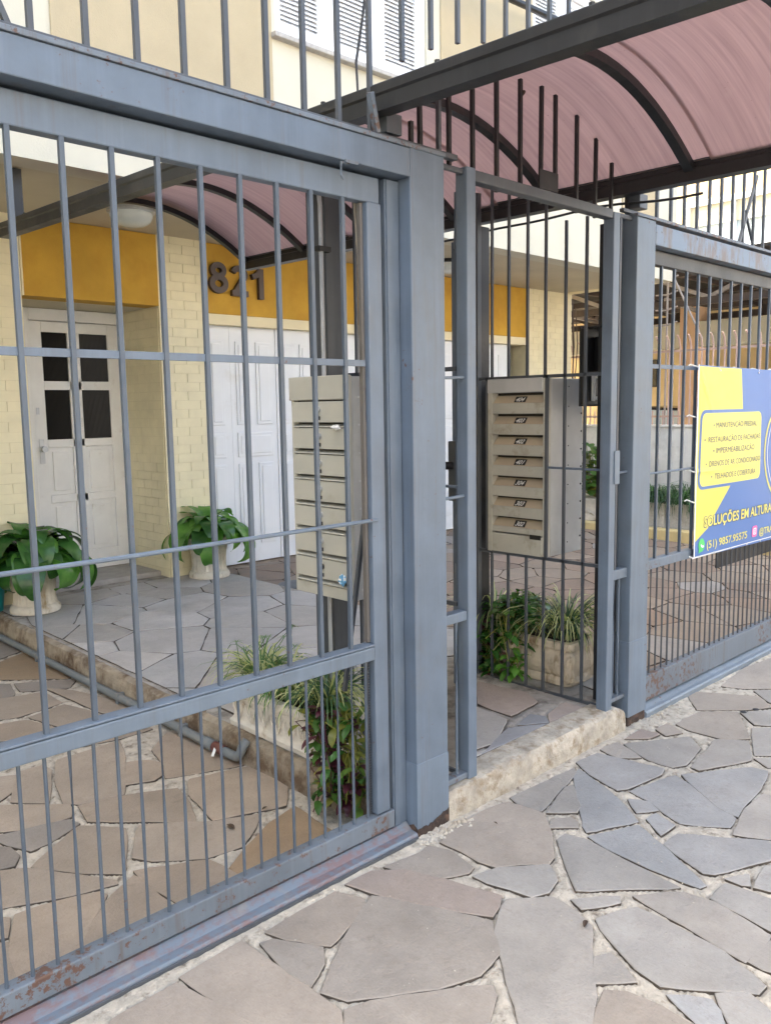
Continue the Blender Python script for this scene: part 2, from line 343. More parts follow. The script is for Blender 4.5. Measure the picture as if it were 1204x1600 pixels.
# ------------------------------------------------------------------ paving outlines (metres on the ground)
SIDE_STONES=[
([(1.693,-0.167),(1.769,-0.328),(1.857,-0.525),(1.759,-0.631),(1.645,-0.655),(1.53,-0.608),(1.327,-0.467),(1.296,-0.4),(1.392,-0.337),(1.537,-0.249)],0),
([(1.681,-0.058),(1.788,-0.064),(1.873,-0.14),(1.984,-0.462),(1.879,-0.512),(1.779,-0.319),(1.707,-0.152)],3),
([(1.837,-0.071),(1.997,-0.1),(2.046,-0.088),(2.073,-0.156),(2.052,-0.289),(2.015,-0.294),(1.937,-0.256)],0),
([(2.098,-0.099),(2.2,-0.078),(2.368,-0.065),(2.509,-0.083),(2.525,-0.232),(2.427,-0.336),(2.287,-0.441),(2.242,-0.454),(2.173,-0.385),(2.106,-0.344),(2.096,-0.28),(2.105,-0.195)],0),
([(1.345,-0.081),(1.625,-0.069),(1.662,-0.155),(1.647,-0.194),(1.438,-0.266),(1.368,-0.152)],0),
([(1.301,-0.112),(1.336,-0.125),(1.413,-0.258),(1.368,-0.313),(1.285,-0.362),(1.283,-0.285)],0),
([(1.056,-0.075),(1.268,-0.067),(1.273,-0.275),(1.276,-0.412),(1.28,-0.486),(1.205,-0.591),(1.126,-0.512),(1.1,-0.366)],0),
([(0.849,-0.097),(1.036,-0.092),(1.091,-0.369),(1.047,-0.433),(0.783,-0.169)],0),
([(1.297,-0.496),(1.363,-0.522),(1.595,-0.671),(1.636,-0.708),(1.609,-0.733),(1.534,-0.771),(1.442,-0.827),(1.212,-0.598)],0),
([(1.858,-0.548),(1.981,-0.487),(2.091,-0.583),(2.078,-0.672),(2.048,-0.745),(1.855,-0.872),(1.794,-0.918),(1.627,-1.012),(1.524,-0.909),(1.757,-0.645),(1.811,-0.575)],1),
([(2.007,-0.327),(2.1,-0.353),(2.241,-0.464),(2.18,-0.533),(2.105,-0.555),(2.048,-0.536),(2.037,-0.463),(2.01,-0.385)],1),
([(2.551,-0.067),(2.958,-0.089),(2.925,-0.117),(2.81,-0.147),(2.537,-0.216),(2.53,-0.118)],1),
([(2.541,-0.242),(2.778,-0.168),(2.812,-0.18),(2.674,-0.294),(2.624,-0.321)],1),
([(2.455,-0.313),(2.509,-0.286),(2.577,-0.325),(2.563,-0.359),(2.528,-0.383)],1),
([(2.903,-0.128),(2.967,-0.108),(2.905,-0.229),(2.834,-0.372),(2.722,-0.521),(2.521,-0.432),(2.635,-0.338),(2.761,-0.237)],2),
([(2.408,-0.39),(2.456,-0.386),(2.473,-0.461),(2.448,-0.62),(2.426,-0.841),(2.177,-0.615),(2.263,-0.535),(2.347,-0.445)],1),
([(2.501,-0.453),(2.702,-0.54),(2.628,-0.666),(2.493,-0.894),(2.471,-0.884),(2.467,-0.717),(2.475,-0.548)],2),
([(3.017,-0.065),(3.161,-0.08),(3.214,-0.37),(3.157,-0.382),(2.94,-0.353),(2.903,-0.331),(2.955,-0.174)],2),
([(3.21,-0.065),(3.333,-0.075),(3.253,-0.242),(3.179,-0.166)],1),
([(3.337,-0.107),(3.623,-0.281),(3.529,-0.376),(3.318,-0.411),(3.259,-0.385),(3.256,-0.275)],1),
([(3.312,-0.446),(3.675,-0.384),(3.756,-0.5),(3.556,-0.592),(3.303,-0.482)],1),
([(3.727,-0.163),(3.95,-0.171),(4.087,-0.304),(3.791,-0.489),(3.703,-0.406),(3.7,-0.246)],0),
([(3.604,-0.124),(3.707,-0.129),(3.647,-0.234),(3.56,-0.194)],0),
([(4.151,-0.02),(4.231,-0.021),(4.384,-0.292),(4.27,-0.397),(4.161,-0.323),(3.982,-0.145)],0),
([(2.925,-0.375),(3.191,-0.431),(3.155,-0.492),(3.0,-0.765),(2.921,-0.784),(2.82,-0.643),(2.86,-0.563),(2.911,-0.465)],2),
([(3.211,-0.451),(3.484,-0.631),(3.492,-0.691),(3.305,-0.734),(3.094,-0.747),(3.017,-0.77),(3.042,-0.686)],2),
([(2.858,-0.402),(2.898,-0.472),(2.857,-0.532),(2.783,-0.485)],2),
([(2.767,-0.541),(2.827,-0.54),(2.794,-0.634),(2.688,-0.634)],2),
([(2.637,-0.675),(2.735,-0.675),(2.933,-0.954),(2.831,-0.993),(2.578,-0.882),(2.56,-0.857)],2),
([(2.875,-0.817),(3.105,-0.77),(3.271,-0.767),(3.269,-0.823),(2.947,-0.948)],1),
([(3.927,-0.447),(4.02,-0.544),(3.705,-0.665),(3.625,-0.582)],1),
([(4.094,-0.321),(4.264,-0.45),(4.048,-0.533),(3.978,-0.438)],1),
([(3.59,-0.598),(3.673,-0.677),(3.553,-0.723),(3.536,-0.678)],1),
([(4.423,-0.069),(4.851,-0.031),(5.203,-0.074),(4.596,-0.309),(4.463,-0.169)],0),
([(4.461,-0.235),(4.577,-0.329),(4.34,-0.445),(4.336,-0.374)],1),
([(2.09,-0.743),(2.231,-0.798),(2.225,-0.913),(2.205,-1.083),(2.15,-1.223),(2.108,-1.218),(1.956,-1.025),(1.973,-0.946),(2.028,-0.838)],1),
([(2.274,-0.758),(2.403,-0.861),(2.421,-0.953),(2.377,-1.145),(2.281,-1.153),(2.21,-1.141),(2.245,-0.993)],1),
([(2.124,-0.635),(2.246,-0.73),(2.216,-0.746),(2.101,-0.685)],1),
([(2.434,-0.939),(2.545,-0.937),(2.563,-1.097),(2.394,-1.162),(2.426,-1.058)],1),
([(2.576,-0.925),(2.655,-0.969),(2.594,-0.997),(2.582,-0.976)],1),
([(2.591,-1.009),(2.746,-0.987),(2.799,-1.037),(2.621,-1.104)],1),
([(1.838,-0.894),(1.932,-0.838),(1.98,-0.857),(1.924,-0.973)],1),
([(1.758,-0.958),(1.833,-0.934),(1.864,-0.978),(1.877,-1.067),(1.874,-1.153),(1.799,-1.184),(1.639,-1.024),(1.714,-0.975)],0),
([(1.932,-1.053),(2.002,-1.143),(1.976,-1.176),(1.933,-1.205),(1.867,-1.23),(1.877,-1.195),(1.9,-1.147)],2),
([(2.027,-1.141),(2.091,-1.206),(2.039,-1.3),(1.95,-1.335),(1.896,-1.259),(1.958,-1.207)],1),
([(2.219,-1.153),(2.42,-1.159),(2.223,-1.235),(2.218,-1.192)],1),
([(3.389,-0.079),(3.549,-0.076),(3.554,-0.167),(3.476,-0.153)],3)]
DRIVE_STONES=[
([(1.419,1.615),(1.721,1.619),(1.641,1.423),(1.474,1.084),(1.307,1.135),(1.268,1.181),(1.333,1.421)],0),
([(1.626,1.365),(1.706,1.312),(1.731,1.249),(1.675,1.137),(1.622,1.114),(1.52,1.156)],0),
([(1.784,1.411),(1.942,1.561),(1.976,1.438),(1.996,1.02),(1.977,0.974),(1.839,1.027),(1.671,1.097),(1.736,1.215)],0),
([(1.732,1.011),(1.986,0.932),(1.981,0.657),(1.877,0.528),(1.78,0.57),(1.61,0.628),(1.666,0.887)],0),
([(1.299,1.114),(1.45,1.072),(1.654,0.971),(1.617,0.817),(1.56,0.671),(1.27,0.967),(1.286,1.041)],0),
([(1.388,0.796),(1.609,0.61),(1.769,0.542),(1.644,0.438),(1.572,0.394),(1.447,0.417),(1.306,0.532),(1.264,0.599)],0),
([(1.112,0.877),(1.229,0.959),(1.342,0.817),(1.287,0.703),(1.193,0.523),(1.102,0.636),(0.986,0.793)],0),
([(1.225,0.514),(1.441,0.392),(1.454,0.281),(1.456,0.227),(1.382,0.196),(1.238,0.205),(1.226,0.417)],0),
([(1.471,0.3),(1.634,0.394),(1.751,0.452),(1.898,0.494),(1.865,0.208),(1.82,0.185),(1.648,0.158),(1.457,0.183)],1),
([(1.019,1.4),(1.273,1.149),(1.238,1.049),(1.081,1.068),(0.945,1.176)],0),
([(0.987,1.095),(1.223,1.032),(1.232,0.974),(1.103,0.92),(1.027,0.902),(0.971,1.05)],2),
([(0.92,1.048),(0.979,0.979),(0.979,0.9),(0.947,0.844),(0.862,0.876)],2),
([(0.858,0.864),(0.963,0.801),(1.151,0.506),(1.148,0.486),(0.968,0.551),(0.785,0.645)],0),
([(0.845,0.548),(0.957,0.526),(1.088,0.479),(1.09,0.452),(0.938,0.288),(0.858,0.188),(0.772,0.175),(0.731,0.203),(0.765,0.368)],0),
([(0.944,0.266),(1.083,0.418),(1.213,0.495),(1.21,0.234),(1.208,0.203),(1.083,0.179),(0.955,0.165),(0.888,0.188)],0),
([(0.772,0.605),(0.821,0.541),(0.781,0.45),(0.728,0.476)],0),
([(0.724,0.464),(0.77,0.423),(0.727,0.232),(0.708,0.197),(0.634,0.193)],0),
([(1.246,1.606),(1.351,1.605),(1.353,1.532),(1.223,1.226),(1.121,1.346)],0),
([(1.123,1.655),(1.23,1.589),(1.171,1.457),(1.091,1.392),(1.049,1.434)],0),
([(1.782,2.643),(1.868,2.493),(2.0,2.075),(1.953,1.886),(1.835,2.035)],0),
([(1.54,2.259),(1.749,2.311),(1.81,2.066),(1.823,1.964),(1.693,1.896),(1.599,2.017)],0),
([(1.464,2.674),(1.745,2.593),(1.749,2.348),(1.506,2.304),(1.357,2.353)],0),
([(1.334,2.284),(1.514,2.228),(1.58,2.005),(1.502,1.983),(1.258,2.057)],0),
([(1.689,2.862),(1.977,2.684),(1.883,2.56),(1.666,2.699)],2),
([(1.569,2.988),(1.667,2.885),(1.61,2.66),(1.455,2.646)],2),
([(1.674,3.299),(1.972,3.473),(1.98,2.758),(1.954,2.733),(1.596,3.067)],1),
([(1.925,4.05),(2.038,3.821),(1.974,3.527),(1.705,3.394)],2),
([(1.233,1.982),(1.429,1.83),(1.692,1.812),(1.917,1.855),(1.902,1.647),(1.738,1.652),(1.424,1.733),(1.18,1.825)],0)]
PATH_STONES=[
([(2.878,0.208),(3.058,-0.001),(3.026,-0.039),(2.636,-0.042),(2.584,-0.028)],2),
([(2.944,0.205),(3.093,0.243),(3.124,0.178),(3.067,0.018)],2),
([(3.276,0.717),(3.314,0.429),(3.251,0.315),(3.009,0.29),(3.024,0.506)],3),
([(3.156,0.187),(3.335,0.215),(3.338,0.067),(3.292,-0.019),(3.065,-0.023)],3),
([(2.997,0.526),(2.961,0.281),(2.717,0.152),(2.575,0.167)],1),
([(2.584,0.138),(2.688,0.124),(2.654,0.046),(2.567,-0.024),(2.43,-0.035),(2.446,0.022)],0)]
TONES = [(.375, .325, .272), (.365, .337, .300), (.342, .335, .322), (.355, .295, .252)]
DRIVE_T = [(.365, .300, .235), (.345, .25, .16), (.26, .23, .20)]
PATH_T = [(.50, .485, .465), (.45, .43, .40), (.31, .315, .325), (.40, .335, .29)]
SIDE_T = [(.295, .215, .16), (.26, .195, .15), (.31, .25, .195)]
def grow(poly, d):
    ar = sum(poly[i][0]*poly[(i+1) % len(poly)][1]-poly[(i+1) % len(poly)][0]*poly[i][1] for i in range(len(poly)))
    s = -1 if ar < 0 else 1; out = []
    for i in range(len(poly)):
        a, b, c = Vector(poly[i-1]), Vector(poly[i]), Vector(poly[(i+1) % len(poly)])
        n1 = (b-a).normalized(); n2 = (c-b).normalized(); n = Vector((n1.y+n2.y, -n1.x-n2.x))
        if n.length < .3: out.append((b.x, b.y)); continue
        n.normalize(); out.append((b.x+n.x*d*s, b.y+n.y*d*s))
    return out
SIDE_STONES = [(grow(p, .0095), t) for p, t in SIDE_STONES]
DRIVE_STONES = [(grow(p, .010), t) for p, t in DRIVE_STONES]
PATH_STONES = [(grow(p, .006), t) for p, t in PATH_STONES]
def cells(x0, x1, y0, y1, s, joint, avoid, seed):
    """irregular crazy-paving outlines: cells between jittered centres, cut back by the joint"""
    rg = random.Random(seed); pts = []
    nx = int((x1-x0)/s)+3; ny = int((y1-y0)/(s*.8))+3
    for j in range(-1, ny):
        for i in range(-1, nx):
            pts.append((x0+(i+.5*(j % 2)+rg.uniform(-.47, .47))*s, y0+(j+rg.uniform(-.47, .47))*s*.8))
    out = []
    for p in pts:
        poly = [(x0, y0), (x1, y0), (x1, y1), (x0, y1)]
        for q in pts:
            if q is p: continue
            dx, dy = q[0]-p[0], q[1]-p[1]; L = math.hypot(dx, dy)
            if L > 3*s: continue
            nx_, ny_ = dx/L, dy/L; lim = (p[0]*nx_+p[1]*ny_)+L/2-joint*.5
            res = []
            for i in range(len(poly)):
                a, b = poly[i], poly[(i+1) % len(poly)]
                da, db = a[0]*nx_+a[1]*ny_-lim, b[0]*nx_+b[1]*ny_-lim
                if da <= 0: res.append(a)
                if (da < 0) != (db < 0) and da != db:
                    t = da/(da-db); res.append((a[0]+(b[0]-a[0])*t, a[1]+(b[1]-a[1])*t))
            poly = res
            if len(poly) < 3: break
        if len(poly) < 3: continue
        ar = abs(sum(poly[i][0]*poly[(i+1) % len(poly)][1]-poly[(i+1) % len(poly)][0]*poly[i][1] for i in range(len(poly))))/2
        if ar < .012: continue
        cx = sum(a for a, b in poly)/len(poly); cy = sum(b for a, b in poly)/len(poly)
        tst = [(cx, cy)]+poly+[((a+cx)/2, (b+cy)/2) for a, b in poly]
        tx = np.array([a for a, b in tst]); ty = np.array([b for a, b in tst])
        hit = False
        for av in avoid:
            if inpoly(tx, ty, av).any() or inpoly(np.array([a for a, b in av]), np.array([b for a, b in av]), poly).any(): hit = True; break
        if not hit: out.append(poly)
    return out
def rough_edge(poly, step=.045, amp=.0035):
    out = []
    for i in range(len(poly)):
        a, b = Vector(poly[i]), Vector(poly[(i+1) % len(poly)]); L = (b-a).length
        n = max(1, int(L/step)); d = (b-a)/max(L, 1e-6); nn = Vector((-d.y, d.x))
        for k in range(n):
            p = a+(b-a)*k/n
            w = noise.noise(Vector((p.x*9, p.y*9, 3.1)))*amp*1.6+random.uniform(-amp, amp)*.6
            if k == 0: p = p+(Vector(poly[i-1])-a).normalized()*min(.004, L*.04)+(b-a).normalized()*min(.004, L*.04)
            out.append((p.x+nn.x*w, p.y+nn.y*w))
    return out
def stone(poly, zf, col, parent, lift=.0, deep=.03, step=.045, amp=.0035):
    if sum(poly[i][0]*poly[(i+1) % len(poly)][1]-poly[(i+1) % len(poly)][0]*poly[i][1] for i in range(len(poly))) < 0: poly = poly[::-1]
    pl = rough_edge(poly, step, amp); n = len(pl)
    cx = sum(a for a, b in pl)/n; cy = sum(b for a, b in pl)/n
    tx, ty = random.uniform(-.004, .004), random.uniform(-.004, .004); lift += random.uniform(-.0005, .002)
    def z(x, y): return zf(x, y)+lift+(x-cx)*tx+(y-cy)*ty
    inn = []
    for i in range(n):
        a, b, c = Vector(pl[i-1]), Vector(pl[i]), Vector(pl[(i+1) % n])
        e = (c-a).normalized(); inn.append((b.x-e.y*.003, b.y+e.x*.003))
    vs = [(x, y, z(x, y)-deep) for x, y in pl]+[(x, y, z(x, y)-.0025) for x, y in pl]+[(x, y, z(x, y)) for x, y in inn]
    m = MB(); m.cur = 1
    m.add(vs, [])
    for i in range(n):
        m.f.append([i, (i+1) % n, n+(i+1) % n, n+i]); m.m.append(1)
        m.f.append([n+i, n+(i+1) % n, 2*n+(i+1) % n, 2*n+i]); m.m.append(0)
    m.f.append(list(range(2*n, 3*n))); m.m.append(0)
    o = m.build('paving_stone', None, parent, mats=['stone', 'crack_dirt'], fix=False)
    k = random.uniform(.9, 1.1); w = random.uniform(-.02, .02)
    o.color = (col[0]*k*(1+w), col[1]*k, col[2]*k*(1-w), 1)
    return o
def sheet(name, xs, ys, stones, zf, mat, amp=.004, low=.008, kind='structure'):
    """bedding mortar between the stones: lowest against each stone's edge, lumpy between"""
    X, Y = np.meshgrid(xs, ys); px, py = X.ravel(), Y.ravel(); d = np.full(px.shape, 9.0); ins = np.zeros(px.shape, bool)
    for q in stones:
        a = np.array(q); bb = (a[:, 0].min()-.06, a[:, 0].max()+.06, a[:, 1].min()-.06, a[:, 1].max()+.06)
        idx = np.where((px > bb[0]) & (px < bb[1]) & (py > bb[2]) & (py < bb[3]))[0]
        if not len(idx): continue
        ins[idx] |= inpoly(px[idx], py[idx], q); d[idx] = np.minimum(d[idx], segdist(px[idx], py[idx], q))
    prof = np.where(ins, -low-.006, -low+np.clip((d-.003)/.010, 0, 1)*(low-.0005))
    vs = []
    for i in range(len(px)):
        x, y = float(px[i]), float(py[i]); h = prof[i]
        if not ins[i]: h += noise.noise(Vector((x*38, y*38, 0)))*amp+noise.noise(Vector((x*9, y*9, 5)))*amp
        vs.append((x, y, zf(x, y)+h))
    w = len(xs); fs = [(j*w+i, j*w+i+1, (j+1)*w+i+1, (j+1)*w+i) for j in range(len(ys)-1) for i in range(w-1)]
    m = MB(); m.add(vs, fs); o = m.build(name, mat, None, fix=False)
    if kind: o['kind'] = kind
    return o
def lin(*segs):
    out = []
    for a, b, s in segs: out += list(np.arange(a, b-1e-6, s))
    out.append(segs[-1][1]); return np.array(out)
# ------------------------------------------------------------------ the ground
MB().box(-90, 90, -90, -11.0, -.32, -.12).build('ground', 'concrete')['kind'] = 'structure'
MB().box(-90, 90, 14.0, 90, -.32, -.12).build('ground', 'concrete')['kind'] = 'structure'
MB().box(-90, 90, -11.0, 14.0, -.52, -.30).build('ground', 'concrete')['kind'] = 'structure'
MB().box(-90, 90, -10.9, -3.32, -.298, -.13).build('road', 'asphalt')['kind'] = 'structure'
kb = MB()
for i in range(-24, 34): kb.box(i+.005, i+.995, -3.315, -3.16, -.3, .0)
kb.build('road_kerb', 'kerb_concrete', bevel=.012)['kind'] = 'structure'
zero = lambda x, y: 0.0
zpath = lambda x, y: .115+.01*y
zside = lambda x, y: .006+.034*max(y, 0)
sp = [p for p, t in SIDE_STONES]
fill = cells(-3, 9.5, -3.13, -.06, .55, .03, sp+[[(.9, -.02), (2.05, -.02), (2.05, -.10), (.9, -.10)]], 3)
sidewalk = sheet('sidewalk', lin((-12, -3, 1.5), (-3, .5, .1), (.5, 4.2, .0125), (4.2, 5.6, .025), (5.6, 9.6, .1), (9.6, 24, 1.2)), lin((-3.16, -1.45, .09), (-1.45, .02, .0125), (.02, .16, .02)), sp+fill, zero, 'mortar', .0034, .005)
for p, t in SIDE_STONES: stone(p, zero, TONES[t], sidewalk)
for p in fill: stone(p, zero, random.choice(TONES[:3]), sidewalk, step=.12)
dp = [p for p, t in DRIVE_STONES]
dfill = cells(-2.0, 1.93, .14, 4.15, .52, .035, dp, 5)
driveway = sheet('driveway', lin((-12, -2, 2), (-2, .6, .1), (.6, 1.99, .0125)), lin((.165, .6, .0125), (.6, 2, .0125), (2, 4.25, .03)), dp+dfill, zero, 'mortar', .0034, .005)
for p, t in DRIVE_STONES: stone(p, zero, DRIVE_T[t], driveway)
for p in dfill: stone(p, zero, random.choice(DRIVE_T), driveway, step=.1)
pp = [p for p, t in PATH_STONES]
PATH_STONES = [([(x, max(y, .113)) for x, y in p], t) for p, t in PATH_STONES]; pp = [p for p, t in PATH_STONES]
pfill = cells(2.07, 3.96, .115, 4.26, .50, .006, pp, 12)
path = sheet('entrance_path', lin((2.03, 3.97, .018),), lin((.08, 1.2, .0125), (1.2, 4.4, .03)), pp+pfill, zpath, 'mortar_dark', .002, .006)
for p, t in PATH_STONES: stone(p, zpath, PATH_T[t], path, lift=.001)
for p in pfill: stone(p, zpath, random.choice(PATH_T[:2]), path, lift=.001, step=.09)
# raised edge of the path towards the drive, and its front step
e = MB(); ys = [i*.05 for i in range(0, 84)]
ring = []
for y in ys:
    j = noise.noise(Vector((y*3, 0, 0)))*.012; j2 = noise.noise(Vector((y*7, 2, 0)))*.012
    ring.append([(1.985+j2, y+.1, -.05), (1.985+j, y+.1, .05+j2), (1.995+j2, y+.1, zpath(0, y)-.012), (2.012+j*.5, y+.1, zpath(0, y)+.001), (2.06, y+.1, zpath(0, y)-.001), (2.06, y+.1, -.05)])
n6 = len(ring[0]); e.add([v for q in ring for v in q], [(i*n6+k, i*n6+k+1, (i+1)*n6+k+1, (i+1)*n6+k) for i in range(len(ys)-1) for k in range(n6-1)]+[tuple(range(n6)), tuple(range((len(ys)-1)*n6, len(ys)*n6))])
e.build('edge', 'edge_dirty', path, smooth=True)
k = MB(); xs = [2.228+i*.03 for i in range(0, 43)]; ring = []
for x in xs:
    a = noise.noise(Vector((x*6, 0, 7)))*.008; b = noise.noise(Vector((x*11, 4, 7)))*.008; c = noise.noise(Vector((x*23, 1, 7)))*.004
    zt = .112+.012*(x-2.2)/1.3+c; end = 1-.5*max(0, (x-3.42)/.1)**2
    ring.append([(x, -.026+a, -.06), (x, -.025+b*.7, .045), (x, -.022+a*.6+c, (zt-.016)*end), (x, -.010+b*.5, (zt-.003)*end), (x, .03+a, zt*end), (x, .105, (zt+.002)*end), (x, .112, -.06)])
n7 = len(ring[0]); k.add([v for q in ring for v in q], [(i*n7+j, i*n7+j+1, (i+1)*n7+j+1, (i+1)*n7+j) for i in range(len(xs)-1) for j in range(n7-1)]+[tuple(range(n7)), tuple(range((len(xs)-1)*n7, len(xs)*n7))])
k.build('kerb', 'kerb_concrete', path, smooth=True)
sfill = cells(3.99, 9.0, .12, 4.26, .42, .011, [], 23)
sidedrive = sheet('side_driveway', lin((3.97, 9.0, .02), (9.0, 9.6, .2)), lin((.16, 4.4, .025),), sfill, zside, 'mortar_brown', .003, .006)
for p in sfill: stone(p, zside, random.choice(SIDE_T) if random.random() > .07 else (.33, .30, .27), sidedrive, lift=.001, step=.11)
# loose rubble where the gate post rusted through, and litter
rb = MB()
def pebble(mb, x, y, z, r):
    vs = []
    for (a, b, c) in ((0, 0, 1), (1, 0, 0), (0, 1, 0), (-1, 0, 0), (0, -1, 0), (0, 0, -1)):
        v = Vector((a, b, c*.6))*r*random.uniform(.6, 1.25); vs.append((x+v.x, y+v.y, z+v.z))
    mb.add(vs, [(0, 1, 2), (0, 2, 3), (0, 3, 4), (0, 4, 1), (5, 2, 1), (5, 3, 2), (5, 4, 3), (5, 1, 4)])
for i in range(170):
    pebble(rb, random.uniform(2.03, 2.30), random.gauss(-.05, .022), .001, random.uniform(.004, .014))
for i in range(120):
    pebble(rb, random.uniform(3.55, 4.0), random.gauss(-.035, .03), .001, random.uniform(.004, .012))
for i in range(150):
    pebble(rb, random.uniform(1.0, 4.2), random.uniform(-1.0, -.05), .001, random.uniform(.0015, .004))
tag(rb.build('rubble', 'concrete'), 'crumbled mortar and grit lying round the feet of the gate posts', 'rubble', kind='stuff')
# ------------------------------------------------------------------ the apartment building
def text3d(body, height, depth, width=None, bold=0.0):
    cu = bpy.data.curves.new('lettering', 'FONT'); cu.body = body; cu.size = 1; cu.extrude = depth/2; cu.offset = bold; cu.resolution_u = 6
    ob = bpy.data.objects.new('lettering', cu); COL.objects.link(ob)
    dg = bpy.context.evaluated_depsgraph_get(); me = bpy.data.meshes.new_from_object(ob.evaluated_get(dg))
    bpy.data.objects.remove(ob); bpy.data.curves.remove(cu)
    vs = [list(v.co) for v in me.vertices]; fs = [tuple(p.vertices) for p in me.polygons]; bpy.data.meshes.remove(me)
    x0 = min(v[0] for v in vs); x1 = max(v[0] for v in vs); k = height/.73; kx = width/(x1-x0) if width else k
    return [((v[0]-x0)*kx, v[1]*k, v[2]) for v in vs], fs
B = thing('apartment_building', (3.5, 6.0, 0), 'cream and yellow apartment block with white doors behind the grey gates', 'building')
YF, YW = 2.85, 4.25
m = MB()                                               # upper storeys: front wall round the window openings
wins = [(-.6, .9), (3.70, 5.21), (6.64, 8.15)]
m.box(-3, 9.4, YF, YF+.2, 2.965, 4.10)
x = -3
for a, b in wins: m.box(x, a, YF, YF+.2, 4.10, 5.5); x = b
m.box(x, 9.4, YF, YF+.2, 4.10, 5.5)
m.box(-3, 9.4, YF, YF+.2, 5.5, 13)
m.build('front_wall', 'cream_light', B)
m = MB(); m.box(9.2, 9.4, YF+.202, 12.85, 2.965, 13); m.box(-3, 9.198, 12.65, 12.85, 0, 13); m.box(-3, -2.8, YF+.202, 12.648, 0, 13); m.build('side_wall', 'cream_render', B)
MB().box(-3.2, 9.6, YF-.1, 12.95, 13.002, 13.25).build('roof', 'concrete', B)
for a, b, z in ((2.13, 3.665, 3.36), (5.37, 6.60, 3.36), (.95, 1.15, 3.36), (8.2, 8.9, 3.36)):
    MB().box(a, b, YF-.012, YF, z, 5.52).build('yellow_panel', 'yellow_render', B, bevel=.004)
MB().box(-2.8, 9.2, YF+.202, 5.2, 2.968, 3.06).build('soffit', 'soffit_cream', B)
MB().box(-3, 9.4, 5.2, 5.4, 0, 2.966).build('inner_wall', 'cream_render', B)
MB().box(-2.7, 9.1, 3.4, 3.5, 3.062, 12.9).build('interior', 'roof_dark', B)
for a, b in wins:                                       # windows with louvred shutters
    f = MB()
    f.box(a, b, YF+.02, YF+.10, 5.42, 5.498); f.box(a, b, YF+.02, YF+.10, 4.102, 4.15)
    n = 3; wd = (b-a)/n
    for i in range(n+1): f.box(max(a, a+i*wd-.03), min(b, a+i*wd+.03), YF+.02, YF+.10, 4.15, 5.42)
    w = f.build('window', 'shutter_white', B, bevel=.004)
    MB().box(a-.04, b+.04, YF-.06, YF+.05, 4.065, 4.100).build('sill', 'granite_sill', w, bevel=.006)
    MB().box(a+.04, b-.04, YF+.090, YF+.10, 4.152, 5.418).build('backing', 'shutter_white', w)
    for i in range(n):
        x0, x1 = a+i*wd+.032, a+(i+1)*wd-.032
        s = MB(); s.box(x0, x0+.05, YF+.045, YF+.085, 4.155, 5.415); s.box(x1-.05, x1, YF+.045, YF+.085, 4.155, 5.415)
        s.box(x0+.05, x1-.05, YF+.045, YF+.085, 4.155, 4.215); s.box(x0+.05, x1-.05, YF+.045, YF+.085, 5.36, 5.415); s.box(x0+.05, x1-.05, YF+.045, YF+.085, 4.78, 4.83)
        s.build('shutter', 'shutter_white', w, bevel=.003)
        l = MB(); z = 4.222
        while z < 5.35:
            if not 4.765 < z < 4.83: l.add([(x0+.05, YF+.052, z), (x1-.05, YF+.052, z), (x1-.05, YF+.084, z+.033), (x0+.05, YF+.084, z+.033), (x0+.05, YF+.052, z-.007), (x1-.05, YF+.052, z-.007), (x1-.05, YF+.084, z+.026), (x0+.05, YF+.084, z+.026)], [(0, 1, 2, 3), (4, 7, 6, 5), (0, 4, 5, 1), (2, 6, 7, 3)])
            z += .031
        tag(l.build('louvres', 'shutter_white', w), kind='stuff')
# ground floor
MB().box(3.505, 3.94, YW+.006, 5.198, 0, 2.962).build('pier', 'brick_joint', B)
MB().box(-3, 2.415, YW+.006, 5.198, 0, 2.962).build('pier', 'brick_joint', B)
MB().box(8.45, 9.395, YW+.006, 12.64, 0, 2.962).build('pier', 'brick_joint', B)
MB().box(2.43, 3.503, YW-.004, YW+.2, 2.405, 2.964).build('lintel', 'orange_render', B)
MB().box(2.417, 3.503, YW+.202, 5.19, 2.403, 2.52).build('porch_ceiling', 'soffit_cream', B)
MB().box(2.417, 2.43, YW-.004, YW+.1, 2.405, 2.962).build('trim', 'cream_render', B)
MB().box(3.942, 8.448, YW+.012, YW+.2, 2.38, 2.962).build('lintel', 'orange_render', B)
MB().box(3.942, 8.448, YW+.004, YW+.2, 2.288, 2.378).build('door_head', 'cream_render', B, bevel=.006)
MB().box(2.42, 3.502, YW+.16, 5.19, .02, .200).build('door_step', 'step_stone', B, bevel=.012)
bn = 0
base = {}
def brick(x0, x1, y0, y1, z0, z1, joined):
    if joined is not None: joined.box(x0, x1, y0, y1, z0, z1); return
    key = (round(x1-x0, 3), round(y1-y0, 3), round(z1-z0, 3))
    if key not in base:
        q = MB().box(0, key[0], 0, key[1], 0, key[2]).build('brick', 'brick_cream'); base[key] = q
    else:
        q = base[key].copy(); COL.objects.link(q)
    q.parent = B; q.location = Vector((x0, y0+random.uniform(-.0012, .0012), z0))-WORLD['apartment_building']
CH, CL = .0745, .235
joined = MB()
row = 0; z = .155
